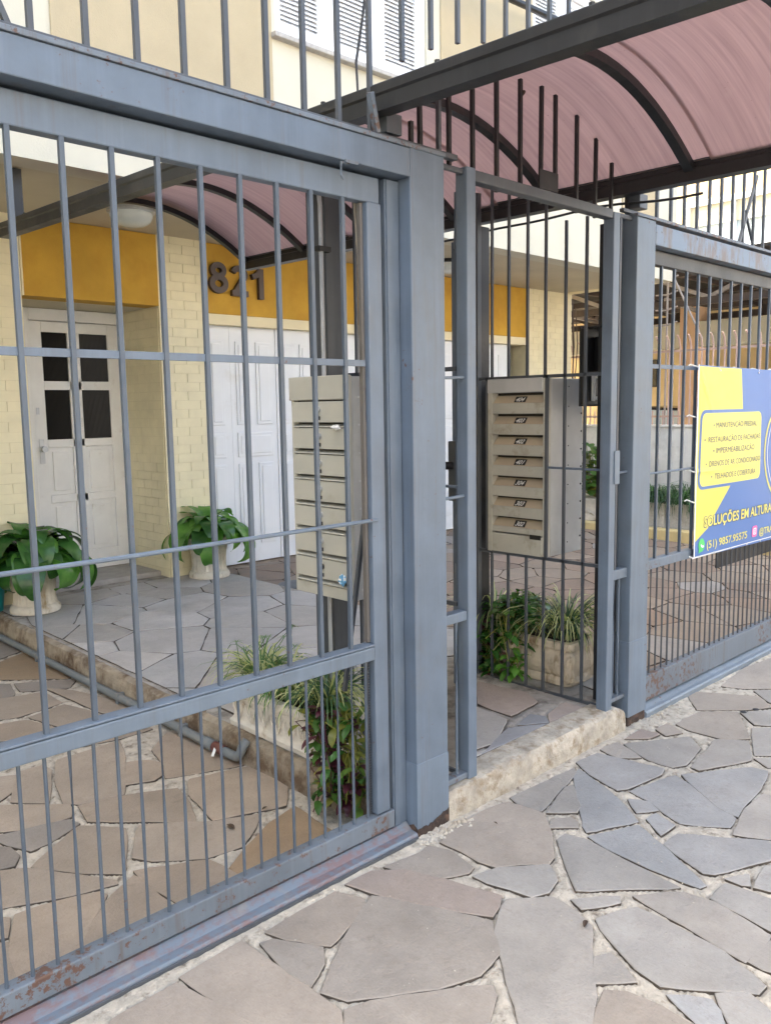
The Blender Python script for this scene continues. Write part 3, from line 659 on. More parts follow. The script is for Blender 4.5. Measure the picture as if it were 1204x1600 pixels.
while z < 2.93:
    h = CH-.004; off = (row % 2)*CL/2
    # front of the pier between the entrance door and the garage doors, then its return into the porch
    x = 3.505-off
    while x < 3.94:
        a, b_ = max(x, 3.506), min(x+CL-.004, 3.938)
        if b_-a > .03: brick(round(a, 3), round(b_, 3), YW, YW+.02, z, z+h, None)
        x += CL
    if z < 2.38:
        y = YW+.021-(CL/2-off)*.9
        while y < 4.93:
            a, b_ = max(y, YW+.021), min(y+CL-.004, 4.925)
            if b_-a > .03: brick(3.4985, 3.507, round(a, 3), round(b_, 3), z, z+h, None)
            y += CL
    x = 1.2-off
    while x < 2.415:
        a, b_ = x, min(x+CL-.004, 2.413)
        if b_-a > .03: brick(round(a, 3), round(b_, 3), YW, YW+.02, z, z+h, joined if x < 1.9 else None)
        x += CL
    x = 8.45-off
    while x < 9.395:
        a, b_ = max(x, 8.452), min(x+CL-.004, 9.394)
        if b_-a > .03: brick(a, b_, YW, YW+.02, z, z+h, joined)
        x += CL
    z += CH; row += 1
tag(joined.build('brickwork', 'brick_cream', B), kind='stuff')
# entrance door
YD = 4.93
fr = MB(); fr.box(2.60, 2.70, YD-.03, YD+.06, .2, 2.40); fr.box(3.537, 3.56, YD-.03, YD+.06, .2, 2.40); fr.box(2.70, 3.537, YD-.03, YD+.06, 2.305, 2.40); fr.build('door_frame', 'door_paint', B, bevel=.006)
MB().box(2.418, 2.60, YD-.02, 5.19, .2, 2.40).build('trim', 'cream_render', B)
d = MB(); y0, y1 = YD, YD+.04
zs = [.205, .375, .805, .87, 1.27, 1.335, 1.745, 1.817, 2.215, 2.30]
d.box(2.703, 2.808, y0, y1, zs[0], zs[-1]); d.box(3.375, 3.534, y0, y1, zs[0], zs[-1]); d.box(3.022, 3.126, y0, y1, zs[1], zs[8])
for i in (0, 2, 4, 6, 8): d.box(2.808, 3.375, y0, y1, zs[i], zs[i+1])
door = d.build('door', 'door_paint', B, bevel=.004)
for x0, x1 in ((2.808, 3.022), (3.126, 3.375)):
    for z0, z1 in ((zs[1], zs[2]), (zs[3], zs[4])):
        p = MB(); p.box(x0, x1, y0+.016, y1-.005, z0, z1); p.box(x0+.035, x1-.035, y0+.004, y0+.018, z0+.035, z1-.035)
        p.build('panel', 'door_paint', door, bevel=.005)
    for z0, z1 in ((zs[5], zs[6]), (zs[7], zs[8])):
        g = MB(); nn = 44; vs = []
        for i in range(nn+1):
            xx = x0+(x1-x0)*i/nn; yy = y0+.018+.0035*(i % 2); vs += [(xx, yy, z0), (xx, yy, z1)]
        g.add(vs, [(2*i, 2*i+2, 2*i+3, 2*i+1) for i in range(nn)]); g.build('pane', 'ribbed_glass', door, fix=False)
h = MB(); h.box(2.735, 2.775, y0-.006, y0, 1.14, 1.34);
h.tube([(2.757, y0-.006, 1.26), (2.757, y0-.03, 1.26)], .009); h.tube([(2.757, y0-.03, 1.26), (2.757, y0-.036, 1.26), (2.757, y0-.058, 1.26), (2.757, y0-.064, 1.26)], .025, 14)
h.build('handle', 'galvanised', door, smooth=True)
MB().box(2.728, 2.752, y0-.004, y0, 1.545, 1.60).build('lock_plate', 'galvanised', door)
# folding garage doors
edges = [3.95, 4.215]+[4.215+.498*i for i in range(1, 9)]
for i in range(len(edges)-1):
    a, b_ = edges[i]+.002, min(edges[i+1]-.002, 8.446)
    lf = MB().box(a, b_, YW+.075+(i % 2)*.006, YW+.11, .165, 2.287).build('garage_door_leaf', 'white_paint', B, bevel=.003)
    yf = YW+.075+(i % 2)*.006
    cols = [(a+.04, b_-.075)] if i == 0 else [(a+.055, (a+b_)/2-.025), ((a+b_)/2+.025, b_-.055)]
    for c0, c1 in cols:
        for z0, z1 in ((.33, 1.075), (1.425, 2.16)):
            p = MB(); p.box(c0, c1, yf-.012, yf, z0, z1); p.box(c0+.028, c1-.028, yf-.020, yf-.0125, z0+.028, z1-.028); p.build('panel', 'white_paint', lf, bevel=.007)
    p = MB(); c0, c1 = cols[0][0], cols[-1][1]; p.box(c0, c1, yf-.012, yf, 1.136, 1.353); p.box(c0+.028, c1-.028, yf-.020, yf-.0125, 1.164, 1.325); p.build('panel', 'white_paint', lf, bevel=.007)
# house number: one part, three figures
num = MB().box(4.062, 4.078, YW-.02, YW+.011, 2.665, 2.685).build('house_number', 'dark_number', B)
def ribbon(pts, w, closed=False):
    """thick stroke along 2-D points -> outer and inner outline"""
    n = len(pts); L, Rr = [], []
    for i in range(n):
        p = Vector(pts[i]); q = Vector(pts[(i+1) % n] if closed or i < n-1 else pts[i]); o = Vector(pts[i-1] if closed or i > 0 else pts[i])
        d1 = (p-o) if (p-o).length > 1e-6 else (q-p); d2 = (q-p) if (q-p).length > 1e-6 else d1
        d1.normalize(); d2.normalize(); t_ = (d1+d2).normalized(); nn = Vector((-t_.y, t_.x)); k = w/2/max(.5, nn.dot(Vector((-d1.y, d1.x))))
        L.append(p+nn*k); Rr.append(p-nn*k)
    return L, Rr
def figure(strokes, x0, z0):
    m = MB()
    for pts, w, closed, dp_ in strokes:
        L, Rr = ribbon(pts, w, closed); n = len(L); y0, y1 = YW-.028-dp_, YW+.010
        vs = [(x0+p.x, y, z0+p.y) for y in (y0, y1) for q in (L, Rr) for p in q]
        for i in range(n if closed else n-1):
            j = (i+1) % n; m.add([vs[i], vs[j], vs[n+j], vs[n+i], vs[2*n+i], vs[2*n+j], vs[3*n+j], vs[3*n+i]], [(0, 1, 2, 3), (4, 7, 6, 5), (0, 4, 5, 1), (3, 2, 6, 7)]+([] if closed else ([(0, 3, 7, 4)] if i == 0 else [])+([(1, 5, 6, 2)] if i == n-2 else [])))
    m.build('figure', 'dark_number', num)
ell = lambda cx, cz, rx, rz, a0, a1, n: [(cx+rx*math.cos(R(a0+(a1-a0)*k/n)), cz+rz*math.sin(R(a0+(a1-a0)*k/n))) for k in range(n+1)]
figure([(ell(.095, .193, .055, .045, 0, 360, 26)[:-1], .046, True, 0), (ell(.095, .082, .067, .056, 0, 360, 28)[:-1], .050, True, .0015)], 3.975, 2.548)
figure([(ell(.09, .185, .062, .052, 165, -30, 16)+[(.115, .125), (.045, .026), (.03, .024)], .048, False, 0), ([(.012, .024), (.178, .024)], .048, False, .0015)], 4.19, 2.540)
figure([([(.105, 0), (.105, .262)], .050, False, 0), ([(.012, .185), (.06, .205), (.092, .238)], .046, False, .0015)], 4.405, 2.530)
# ceiling lamps under the overhang
for i, (lx, ly, lab) in enumerate(((2.95, 3.58, 'round glass ceiling lamp under the overhang near the white entrance door'), (6.27, 3.58, 'round glass ceiling lamp under the overhang before the garage doors'))):
    t = thing('ceiling_lamp', (lx, ly, 2.96), lab, 'ceiling lamp', 'lamps under the overhang')
    MB().lathe((lx, ly, 2.96), [(.16, .005), (.165, -.005), (.165, -.022), (.15, -.026)], 32).build('base', 'black_plastic' if i else 'galvanised', t, smooth=True)
    MB().lathe((lx, ly, 2.934), [(.145, 0), (.148, -.02), (.13, -.055), (.09, -.08), (.04, -.092), (.005, -.094)], 32).build('shade', 'lamp_glass', t, smooth=True)
# ------------------------------------------------------------------ canopy over the path
CAN = thing('canopy', (2.73, 1.0, 2.5), 'arched pinkish translucent canopy on dark steel beams over the entrance path', 'canopy')
zl = lambda y: 2.485+.034*y
zr = lambda y: 2.487+.015*y
XL, XR, Y0, Y1 = 1.955, 3.515, -1.5, 3.03
def arch(x, y, lift=0):
    u = (x-(XL+XR)/2)/((XR-XL)/2); b_ = (zl(y)*(XR-x)+zr(y)*(x-XL))/(XR-XL)+.055
    return b_+.272*(1-u*u)+lift
for X, z, s in ((XL, zl, -1), (XR, zr, 1)):
    e = MB(); prof = [(-.03, 0), (.03, 0), (.03, .05), (.018, .055), (.018, .078), (-.036, .078), (-.036, .052), (-.03, .045)]
    if s > 0: prof = [(-a, b_) for a, b_ in prof]
    n = len(prof); YE = 3.28 if s < 0 else 3.03; e.add([(X+a, y, z(y)+b_) for y in (Y0, YE) for a, b_ in prof], [tuple(range(n)), tuple(range(2*n-1, n-1, -1))]+[(i, (i+1) % n, n+(i+1) % n, n+i) for i in range(n)])
    e.build('eave_beam', 'steel_dark', CAN)
    l = MB(); l.sq((X, Y0, z(Y0)+.083), (X, Y1, z(Y1)+.083), .05, .006); l.build('flashing', 'steel_mid', CAN)
    c = MB()
    for i in range(9):
        y = Y0+.2+i*.53; c.tube([(X, y, z(y)+.086), (X, y, z(y)+.102)], .009, 6)
    c.build('roof_bolts', 'black_plastic', CAN)
for y in (-1.47, -.90, -.27, .45, 1.05, 1.70, 2.35, 2.99):
    r = MB(); pts = [(XL+(XR-XL)*i/22, y, arch(XL+(XR-XL)*i/22, y)-.018) for i in range(23)]
    for i in range(22): r.sq(pts[i], pts[i+1], .04, .032)
    r.build('rib', 'steel_dark', CAN)
for i in range(4):
    ya, yb = Y0+(Y1-Y0)*i/4-.008, Y0+(Y1-Y0)*(i+1)/4+.008; lf_ = .008*(i % 2)
    s = MB(); nx = 30; vs = []
    for y in (ya, yb):
        for lift in (.004+lf_, .010+lf_):
            vs += [(XL-.01+(XR-XL+.02)*k/nx, y, arch(XL-.01+(XR-XL+.02)*k/nx, y, lift)) for k in range(nx+1)]
    w = nx+1; fs = []
    for k in range(nx): fs += [(k, k+1, 2*w+k+1, 2*w+k), (w+k, 3*w+k, 3*w+k+1, w+k+1)]
    s.add(vs, fs); s.build('roof_sheet', 'polycarbonate', CAN, smooth=True)
# steel posts carrying it, and the short stubs on top of the gate frames
for px, py in ((2.315, .72), (3.45, .88)):
    p = MB(); p.box(px-.055, px+.055, py-.06, py-.048, .1, 2.47); p.box(px-.055, px+.055, py+.048, py+.06, .1, 2.47); p.box(px-.045, px+.045, py-.048, py+.048, .1, 2.469)
    p.build('post', 'steel_dark' if px > 3 else 'steel_mid', CAN, bevel=.003)
a = MB(); a.sq((XL, .72, 2.46), (2.26, .72, 2.46), .05, .06); a.build('bracket', 'steel_dark', CAN)
for x in (2.01, 3.60):
    MB().box(x-.035, x+.035, .0, .075, 2.436, 2.50).build('stub', 'steel_mid', CAN, bevel=.003)
MB().box(XL-.005, XL+.045, 3.06, 3.10, 2.60, 2.958).build('hanger', 'steel_dark', CAN)
MB().box(XR-.020, XR+.02, 2.98, 3.02, 2.61, 2.958).build('hanger', 'steel_dark', CAN)
MB().box(2.82, 2.945, .012, .018, 2.402, 2.475).build('plate', 'steel_dark', CAN)
cb = MB(); cb.tube([(XR+.04, y, zr(y)-.02-.02*math.sin((y+1)*2.3)**2+.006*math.sin(y*9)) for y in np.arange(-.3, 1.9, .1)], .006, 6)
tag(cb.build('cable', 'wire_black'), 'thin black cable sagging along the right beam of the canopy', 'cable')
cb = MB(); cb.tube([(2.19, .33, 3.35), (2.165, .3, 2.98), (2.12, .3, 2.77), (2.085, .25, 2.56), (2.075, .12, 2.48), (2.10, .06, 2.44)], .005, 6)
tag(cb.build('cable', 'wire_black'), 'black cable hanging in the air down to the left gate beam', 'cable')
cb = MB(); cb.tube([(3.0, 2.5, 4.746), (5.66, 2.5, 4.853), (6.80, 2.5, 4.898), (9.0, 2.5, 4.986)], .028, 8)
tag(cb.build('cable_duct', 'black_plastic'), 'black duct crossing above the canopy in front of the upper windows', 'duct')
# ------------------------------------------------------------------ steel gates along the pavement
def bars(parent, name, xs, y, z0, z1, w, mat, round_=False):
    for x in xs:
        m = MB(); k = random.uniform(-.004, .004)
        zt = z1(x) if callable(z1) else z1
        if round_: m.tube([(x, y, z0), (x+k*.5, y+k*.3, (z0+zt)/2), (x, y, zt)], w/2, 7)
        else: m.sq((x+k*.3, y, z0), (x, y, zt), w, w)
        m.build(name, mat, parent, smooth=round_)
def frange(a, b, s):
    out = []
    while a <= b+1e-6: out.append(a); a += s
    return out
# left portal
P = thing('gate_portal', (2.14, .04, 0), 'grey steel portal of the left sliding gate with a square post, rust at its foot', 'gate frame', 'portals of the sliding gates')
MB().box(2.062, 2.228, -.018, .072, .02, 2.412).build('post', 'steel_grey', P, bevel=.004)
MB().box(2.060, 2.230, -.0200, .0740, .022, .275).build('base_sleeve', 'steel_patch', P, bevel=.0015)
rf = [(2.058+.0115*i, .030+.028*max(0, (i-6)/9)+.010*noise.noise(Vector((i*.9, 3, 1)))) for i in range(16)]
MB().prism([(2.058, -.01)]+rf+[(2.2305, -.01)], 'y', -.0225, .02).build('rusted_foot', 'rust', P)
MB().prism([(-.022, -.01), (-.022, .03), (.0, .045), (.03, .03), (.07, .036), (.07, -.01)], 'x', 2.0575, 2.0595).build('rusted_foot', 'rust', P)
m = MB(); m.box(1.992, 2.058, .035, .125, .02, 2.30); m.box(1.998, 2.0, .03, .035, .02, 2.30); m.build('guide_channel', 'steel_grey', P, bevel=.003)
MB().box(-1.2, 2.060, -.018, .081, 2.307, 2.398).build('beam', 'steel_grey', P, bevel=.003)
MB().box(-1.2, 2.2315, -.024, .03, 2.399, 2.413).build('flashing', 'steel_rusty', P, bevel=.002)
MB().box(-1.2, 2.33, .008, .035, 2.4135, 2.432).build('rail', 'steel_mid', P, bevel=.002)
MB().box(-1.36, -1.2, -.018, .072, 0, 2.412).build('post', 'steel_grey', P, bevel=.004)
ub = [-.96+.1375*i for i in range(0, 21)]; ub = [x for x in ub if x < 1.99]
bars(P, 'bar', [1.923-.1345*i for i in range(0, 22)], .022, 2.431, 3.35, .014, 'steel_mid')
m = MB(); m.sq((.80, .028, 2.43), (.66, .028, 2.75), .014, .014); m.build('brace', 'steel_mid', P)
MB().box(-1.2, 4.3, .012, .032, 3.35, 3.38).build('rail', 'steel_mid', P)
for x in (2.071, 2.21, 2.347, 2.487, 2.616, 2.753, 2.89, 3.02):
    m = MB(); m.sq((x, .022, arch(x, .02, .035)+.03), (x, .022, 3.35), .014, .014); m.build('bar', 'steel_mid', P)
m = MB(); m.sq((1.93, .0, 2.425), (1.885, -.02, 2.53), .016, .02); m.build('tie_bar', 'steel_rusty', P)
m = MB(); m.sq((1.80, -.022, 2.31), (1.80, -.022, 2.30), .05, .006); m.tube([(1.80, -.012, 2.306), (1.765, -.012, 2.30), (1.765, -.012, 2.262), (1.775, -.012, 2.252)], .005, 6); m.build('hook', 'steel_rusty', P)
G = thing('sliding_gate', (1.2, .045, .06), 'left sliding gate of wide grey bars with close-set lower bars, standing closed before the drive', 'gate', 'sliding gates')
MB().box(-1.1, 1.968, .034, .074, 2.214, 2.296).build('top_rail', 'steel_grey', G, bevel=.004)
MB().box(-1.2, 2.056, .082, .128, 2.24, 2.395).build('top_guide', 'steel_dark', P, bevel=.002)
MB().box(1.905, 1.968, .0255, .0665, .125, 2.2135).build('stile', 'steel_grey', G, bevel=.004)
m = MB(); m.box(1.8925, 1.9045, .045, .064, .75, 2.212); m.build('stile_lining', 'steel_brown', G, bevel=.002)
MB().box(-1.1, -1.04, .0255, .0665, .125, 2.2135).build('stile', 'steel_grey', G, bevel=.004)
m = MB(); m.box(-1.04, 1.904, .022, .068, .690, .738); m.build('middle_rail', 'steel_light', G, bevel=.005)
MB().box(-1.04, 1.904, .021, .069, .7405, .747).build('middle_rail_cap', 'steel_grey', G, bevel=.002)
MB().box(-1.1, 1.985, .020, .070, .058, .122).build('bottom_rail', 'steel_rusty', G, bevel=.004)
m = MB(); m.sq((-1.04, .043, 1.699), (1.900, .043, 1.699), .008, .021); m.build('flat_rail', 'steel_grey', G, bevel=.001)
m = MB(); m.tube([(-1.04, .026, 1.171), (.2, .024, 1.173), (1.0, .023, 1.171), (1.925, .024, 1.176)], .0068, 8); m.build('round_rail', 'steel_light', G, smooth=True)
bars(G, 'bar', [1.811-.1285*i for i in range(0, 22)], .040, .746, 2.215, .0128, 'steel_bar')
bars(G, 'lower_bar', [1.8745-.0648*i for i in range(0, 44)], .042, .12, .692, .0102, 'steel_bar', True)
rk = MB()
for i in range(60): rk.box(1.892, 1.902, .0505, .064, .13+i*.0095, .135+i*.0095)
rk.box(1.889, 1.892, .050, .066, .128, .69); rk.build('rack_strip', 'steel_mid', G)
T = thing('gate_track', (1.0, .02, 0), 'ground rail of the left gate, grey-blue paint worn to red', 'gate track', 'ground rails of the sliding gates')
m = MB(); m.prism([(-.028, -.01), (-.028, .016), (-.022, .022), (.004, .026), (.030, .046), (.060, .050), (.085, .050), (.085, -.01)], 'x', -1.3, 2.055); m.build('rail', 'track_worn', T, bevel=.003)
MB().prism([(-.034, -.012), (-.034, .010), (-.029, .012), (-.0285, -.012)], 'x', -1.3, 2.05).build('lip', 'steel_mid', T)
# pedestrian entrance frame between the two portals
E_ = thing('entrance_frame', (2.9, .02, .11), 'grey steel doorway frame with narrow barred side panels and tall spikes', 'door frame')
def ebox(n, *a, mat='steel_grey', bv=.004): MB().box(*a).build(n, mat, E_, bevel=bv)
ebox('post', 2.368, 2.418, 0, .055, .112, 2.402); ebox('post', 3.352, 3.402, 0, .055, .118, 2.388)
ebox('top_rail', 2.4185, 3.3515, .004, .05, 2.358, 2.398, mat='steel_mid')
ebox('side_rail', 2.2285, 2.3675, .006, .05, .746, .784, mat='steel_light'); ebox('side_rail', 3.4025, 3.529, .006, .05, .737, .784, mat='steel_light')
ebox('side_sill', 2.2285, 2.3675, .006, .05, .118, .142, mat='steel_rusty'); ebox('side_sill', 3.4025, 3.529, .006, .05, .145, .165, mat='steel_rusty')
ebox('side_head', 2.2285, 2.3675, .014, .03, 2.375, 2.395, mat='steel_mid'); ebox('side_head', 3.4025, 3.529, .014, .03, 2.375, 2.395, mat='steel_mid')
for a, b_, z in ((2.229, 2.367, 1.217), (2.229, 2.367, 1.655), (3.4025, 3.529, 1.235)):
    m = MB(); m.tube([(a, .02, z), (b_, .02, z+.004)], .006, 8); m.build('round_rail', 'steel_light', E_, smooth=True)
bars(E_, 'bar', (2.243,), .02, .784, 2.60, .014, 'steel_mid'); bars(E_, 'bar', (3.44,), .024, .784, 2.376, .014, 'steel_mid')
bars(E_, 'lower_bar', (2.268, 2.327), .026, .142, .746, .011, 'steel_grey', True); bars(E_, 'lower_bar', (3.445, 3.49), .026, .165, .737, .011, 'steel_grey', True)
for x, z in ((2.191, 2.585), (2.339, 2.657), (2.469, 2.716), (2.609, 2.766), (2.755, 2.803), (2.889, 2.81), (2.99, 2.80), (3.143, 2.779), (3.287, 2.721), (3.416, 2.614), (3.554, 2.55)):
    m = MB(); m.sq((x, .058, 2.36 if 2.37 < x < 3.4 else 2.40), (x+random.uniform(-.004, .004), .058, z), .014, .014); m.build('spike', 'steel_dark', E_)
for x, z in ((2.03, 2.468), (2.127, 2.51)):
    m = MB(); m.sq((x, .04, 2.40), (x, .04, z), .014, .014); m.build('spike', 'steel_dark', E_)
m = MB(); m.box(3.383, 3.425, -.006, -.0005, 1.190, 1.342); m.box(3.40, 3.4125, .002, .05, 1.20, 1.335); m.build('strike_plate', 'steel_light', E_, bevel=.001)
m = MB(); m.tube([(3.478, .075, .17), (3.478, .075, 1.52)], .013, 10); m.tube([(3.478, .06, 1.54), (3.478, .075, 1.50)], .02, 8); m.build('conduit', 'pvc_grey', E_, smooth=True)
# open pedestrian gate, swung in
L = thing('pedestrian_gate', (2.415, .07, .12), 'grey barred pedestrian gate swung inward, black knob on its lock', 'gate')
hx, hy = 2.425, .075; dx, dy = .740, .672; ln = math.hypot(dx, dy); ux, uy = dx/ln, dy/ln
def lg(t, z): return (hx+ux*t, hy+uy*t, z)
for n, t0, z0, t1, z1, w in (('stile', .02, .14, .02, 2.34, .04), ('stile', .975, .14, .975, 2.34, .04)):
    m = MB(); m.sq(lg(t0, z0), lg(t1, z1), w, w); m.build(n, 'steel_grey', L, bevel=.003)
for z, h in ((.17, .045), (.75, .045), (2.325, .04)):
    m = MB(); m.sq(lg(.04, z), lg(.955, z), .035, h); m.build('rail', 'steel_grey', L, bevel=.003)
for i in range(1, 8):
    m = MB(); m.sq(lg(.04+i*.115, .19), lg(.04+i*.115, 2.31), .013, .013); m.build('bar', 'steel_mid', L)
m = MB(); m.sq(lg(.93, 1.09), lg(.93, 1.385), .05, .09); m.build('lock_case', 'steel_mid', L, bevel=.004)
nx_, ny_ = -uy, ux
m = MB(); p0 = Vector(lg(.93, 1.265))+Vector((nx_, ny_, 0))*.025
m.tube([p0, p0+Vector((nx_, ny_, 0))*.014, p0+Vector((nx_, ny_, 0))*.018, p0+Vector((nx_, ny_, 0))*.045, p0+Vector((nx_, ny_, 0))*.052], .020, 14); m.build('knob', 'black_plastic', L, smooth=True)
# railings along both sides of the path
def railing(X, lab, ytop):
    t = thing('railing', (X, .45, .12), lab, 'railing', 'railings beside the entrance path')
    for z, w in ((.122, .02), (.80, .016), (1.692, .016)):
        m = MB(); m.sq((X, .058, z), (X, .82, z-.012 if z < .2 else z), .012, w); m.build('rail', 'steel_mid', t)
    m = MB(); m.tube([(X, .058, 1.252), (X, .372, 1.252)], .006, 8); m.build('round_rail', 'steel_grey', t, smooth=True)
    for y in (.162, .273, .386, .492, .606, .712):
        m = MB(); hole = .37 < y < .74
        zt = 2.62 if y > .55 else (2.56 if y > .3 else 2.40)
        if hole:
            m.sq((X, y, .125), (X, y, .80), .012, .012); m2 = MB(); m2.sq((X, y, 1.69), (X, y, zt), .012, .012); m2.build('bar', 'steel_mid', t)
        else: m.sq((X, y, .125), (X, y, zt), .012, .012)
        m.build('bar', 'steel_mid', t)
    for y in (.374, .742):
        m = MB(); m.sq((X, y, .80), (X, y, 1.70), .012, .016); m.build('frame_bar', 'steel_mid', t)
    m = MB(); m.sq((X, .81, .11), (X, .81, 2.62), .03, .03); m.build('post', 'steel_mid', t)
railing(3.392, 'barred railing on the right of the path, holding the cabinet with numbered slots', 0)
railing(2.372, 'barred railing on the left of the path, behind the cabinet with locked flaps', 0)
# right portal, gate and track
P2 = thing('gate_portal', (3.61, .04, 0), 'pale grey steel portal of the right sliding gate, its beam streaked with rust', 'gate frame', 'portals of the sliding gates')
MB().prism([(3.532, -.02), (3.532, .042), (3.57, .052), (3.62, .046), (3.66, .055), (3.693, .040), (3.693, -.02)], 'y', -.010, .08).build('rusted_foot', 'rust', P2)
m = MB(); m.box(3.53, 3.695, -.012, .085, .045, 2.392); m.build('post', 'steel_light', P2, bevel=.004)
MB().box(3.528, 3.697, -.0140, .0870, .045, .42).build('base_sleeve', 'steel_patch', P2, bevel=.002)
MB().box(3.46, 3.528, .06, .14, .12, 2.37).build('guide_channel', 'steel_dark', P2, bevel=.003)
MB().box(3.696, 8.0, -.012, .08, 2.285, 2.378).build('beam', 'steel_streaked', P2, bevel=.003)
MB().box(3.52, 8.0, -.018, .03, 2.3925, 2.404).build('flashing', 'steel_rusty', P2, bevel=.002)
MB().box(3.45, 8.0, .012, .035, 2.4045, 2.42).build('rail', 'steel_mid', P2, bevel=.002)
bars(P2, 'bar', [3.76+.134*i for i in range(0, 20)], .022, 2.42, 3.35, .014, 'steel_mid')
m = MB(); m.sq((4.66, .022, 2.42), (4.86, .022, 2.80), .014, .014); m.sq((4.86, .03, 2.42), (4.74, .03, 2.60), .012, .012); m.build('brace', 'steel_mid', P2)
G2 = thing('sliding_gate', (5.8, .045, .06), 'right sliding gate of grey bars with a blue and yellow banner tied to it', 'gate', 'sliding gates')
def gbox(n, *a, mat='steel_grey', bv=.004): MB().box(*a).build(n, mat, G2, bevel=bv)
gbox('top_rail', 3.70, 7.9, .034, .074, 2.21, 2.278, mat='steel_dark'); gbox('stile', 3.698, 3.742, .0275, .0665, .20, 2.209); gbox('stile', 7.85, 7.9, .0275, .0665, .20, 2.209)  # top rail coloured dark to paint the shade under the beam
gbox('middle_rail', 3.742, 7.85, .024, .068, .733, .780, mat='steel_light'); gbox('bottom_rail', 3.70, 7.9, .020, .070, .060, .190, mat='steel_rusty')
m = MB(); m.sq((3.742, .043, 1.733), (7.85, .043, 1.733), .008, .020); m.build('flat_rail', 'steel_grey', G2)
m = MB(); m.tube([(3.742, .030, 1.213), (7.85, .030, 1.216)], .006, 8); m.build('round_rail', 'steel_light', G2, smooth=True)
bars(G2, 'bar', [3.853+.1287*i for i in range(0, 31)], .042, .78, 2.21, .0128, 'steel_bar')
bars(G2, 'lower_bar', [3.76+.0617*i for i in range(0, 66)], .042, .19, .735, .0105, 'steel_mid', True)
gbox('cover_plate', 4.635, 6.6, .076, .086, .608, .705, mat='black_plastic')
T2 = thing('gate_track', (5.8, .02, 0), 'ground rail under the right gate, pale grey paint', 'gate track', 'ground rails of the sliding gates')
MB().prism([(-.020, -.01), (-.020, .022), (-.014, .030), (.002, .034), (.034, .050), (.085, .052), (.085, -.01)], 'x', 3.70, 8.0).build('rail', 'rail_track', T2, bevel=.003)
# ------------------------------------------------------------------ banner
BN = thing('banner', (5.2, .0, 1.24), 'blue and yellow advertising banner tied to the right gate, listing building services', 'banner')
def wave(x, z):
    c = .006+.007*math.sin(x*5.1+z*2.2)*math.sin(z*3.1+1)+.004*math.sin(x*13+z*4)*max(0, 1-abs(z-1.72)/.25)
    d1 = (x-4.19)*.8-(1.745-z)*.6; d2 = z-1.215-.02*math.sin(x*4)
    return c-.004*math.exp(-(d1/.018)**2)*max(0, 1-abs(x-4.27)/.12)-.0035*math.exp(-(d2/.012)**2)*max(0, 1-(x-4.18)/.9)
def flat(name, poly, lift, mat, holes=None, parent=None, grid=None):
    """a printed area following the cloth, lift in mm in front of it"""
    bm = bmesh.new(); vv = [bm.verts.new((x, 0, z)) for x, z in poly]; bm.faces.new(vv)
    bmesh.ops.triangulate(bm, faces=bm.faces)
    zs_ = [z for x, z in poly]; xs_ = [x for x, z in poly]
    for ax, lo, hi in ((0, min(xs_), max(xs_)), (2, min(zs_), max(zs_))):
        t = lo+.02
        while t < hi:
            co = [0, 0, 0]; no = [0, 0, 0]; co[ax] = t; no[ax] = 1
            bmesh.ops.bisect_plane(bm, geom=bm.verts[:]+bm.edges[:]+bm.faces[:], plane_co=co, plane_no=no); t += .02
    bm.verts.index_update(); m = MB(); m.add([(v.co.x, wave(v.co.x, v.co.z)-lift*.001, v.co.z) for v in bm.verts], [[v.index for v in f.verts] for f in bm.faces]); bm.free()
    return m.build(name, mat, parent or BN, smooth=False, fix=False)
def lettering(body, x, z, h, width, lift, mat, name='lettering', shear=0, bold=0):
    vs, fs = text_mesh(body, h, 0, width, shear, bold); m = MB()
    m.add([(x+a, wave(x+a, z+b_)-lift*.001, z+b_) for a, b_ in vs], fs); return m.build(name, mat, BN, fix=False)
def rrect(x0, x1, z0, z1, r, n=5):
    out = []
    for cx, cz, a0 in ((x1-r, z1-r, 0), (x0+r, z1-r, 90), (x0+r, z0+r, 180), (x1-r, z0+r, 270)):
        out += [(cx+r*math.cos(R(a0+90*k/n)), cz+r*math.sin(R(a0+90*k/n))) for k in range(n+1)]
    return out
def disc(cx, cz, r, n=40): return [(cx+r*math.cos(2*math.pi*k/n), cz+r*math.sin(2*math.pi*k/n)) for k in range(n)]
flat('cloth', [(4.185, 1.748), (5.2, 1.738), (6.55, 1.742), (6.55, .725), (5.23, .715), (4.205, .735)], 0, 'banner_blue')
flat('yellow_area', [(4.192, 1.742), (4.704, 1.738), (4.739, 1.512), (4.739, 1.30), (4.63, 1.13), (4.599, 1.084), (4.36, .878), (4.207, .815)], 1.0, 'banner_yellow')
flat('frame', rrect(4.233, 5.020, 1.094, 1.516, .05), 2.0, 'banner_blue')
flat('list_panel', rrect(4.252, 5.004, 1.110, 1.499, .04), 3.0, 'banner_yellow_print')
for s, x, x1, z in (('• MANUTENÇÃO PREDIAL', 4.376, 4.935, 1.419), ('•  RESTAURAÇÃO DE FACHADAS', 4.283, 4.990, 1.343), ('• IMPERMEABILIZAÇÃO', 4.385, 4.906, 1.282), ('•  DRENOS DE AR CONDICIONADO', 4.308, 4.995, 1.213), ('•  TELHADOS E COBERTURA', 4.375, 4.930, 1.143)):
    lettering(s, x, z, .031, x1-x, 4.0, 'banner_ink')
lettering('SOLUÇÕES EM ALTURA', 4.313, .888, .058, .895, 2.0, 'banner_ink', bold=.055)
lettering('SOLUÇÕES EM ALTURA', 4.316, .890, .056, .888, 3.0, 'banner_yellow_print', bold=.02)
lettering('(51) 9857.95575', 4.352, .768, .043, .505, 2.5, 'banner_yellow_print', bold=.015)
lettering('@TRAB', 5.028, .765, .04, .24, 2.5, 'banner_yellow_print', bold=.015)
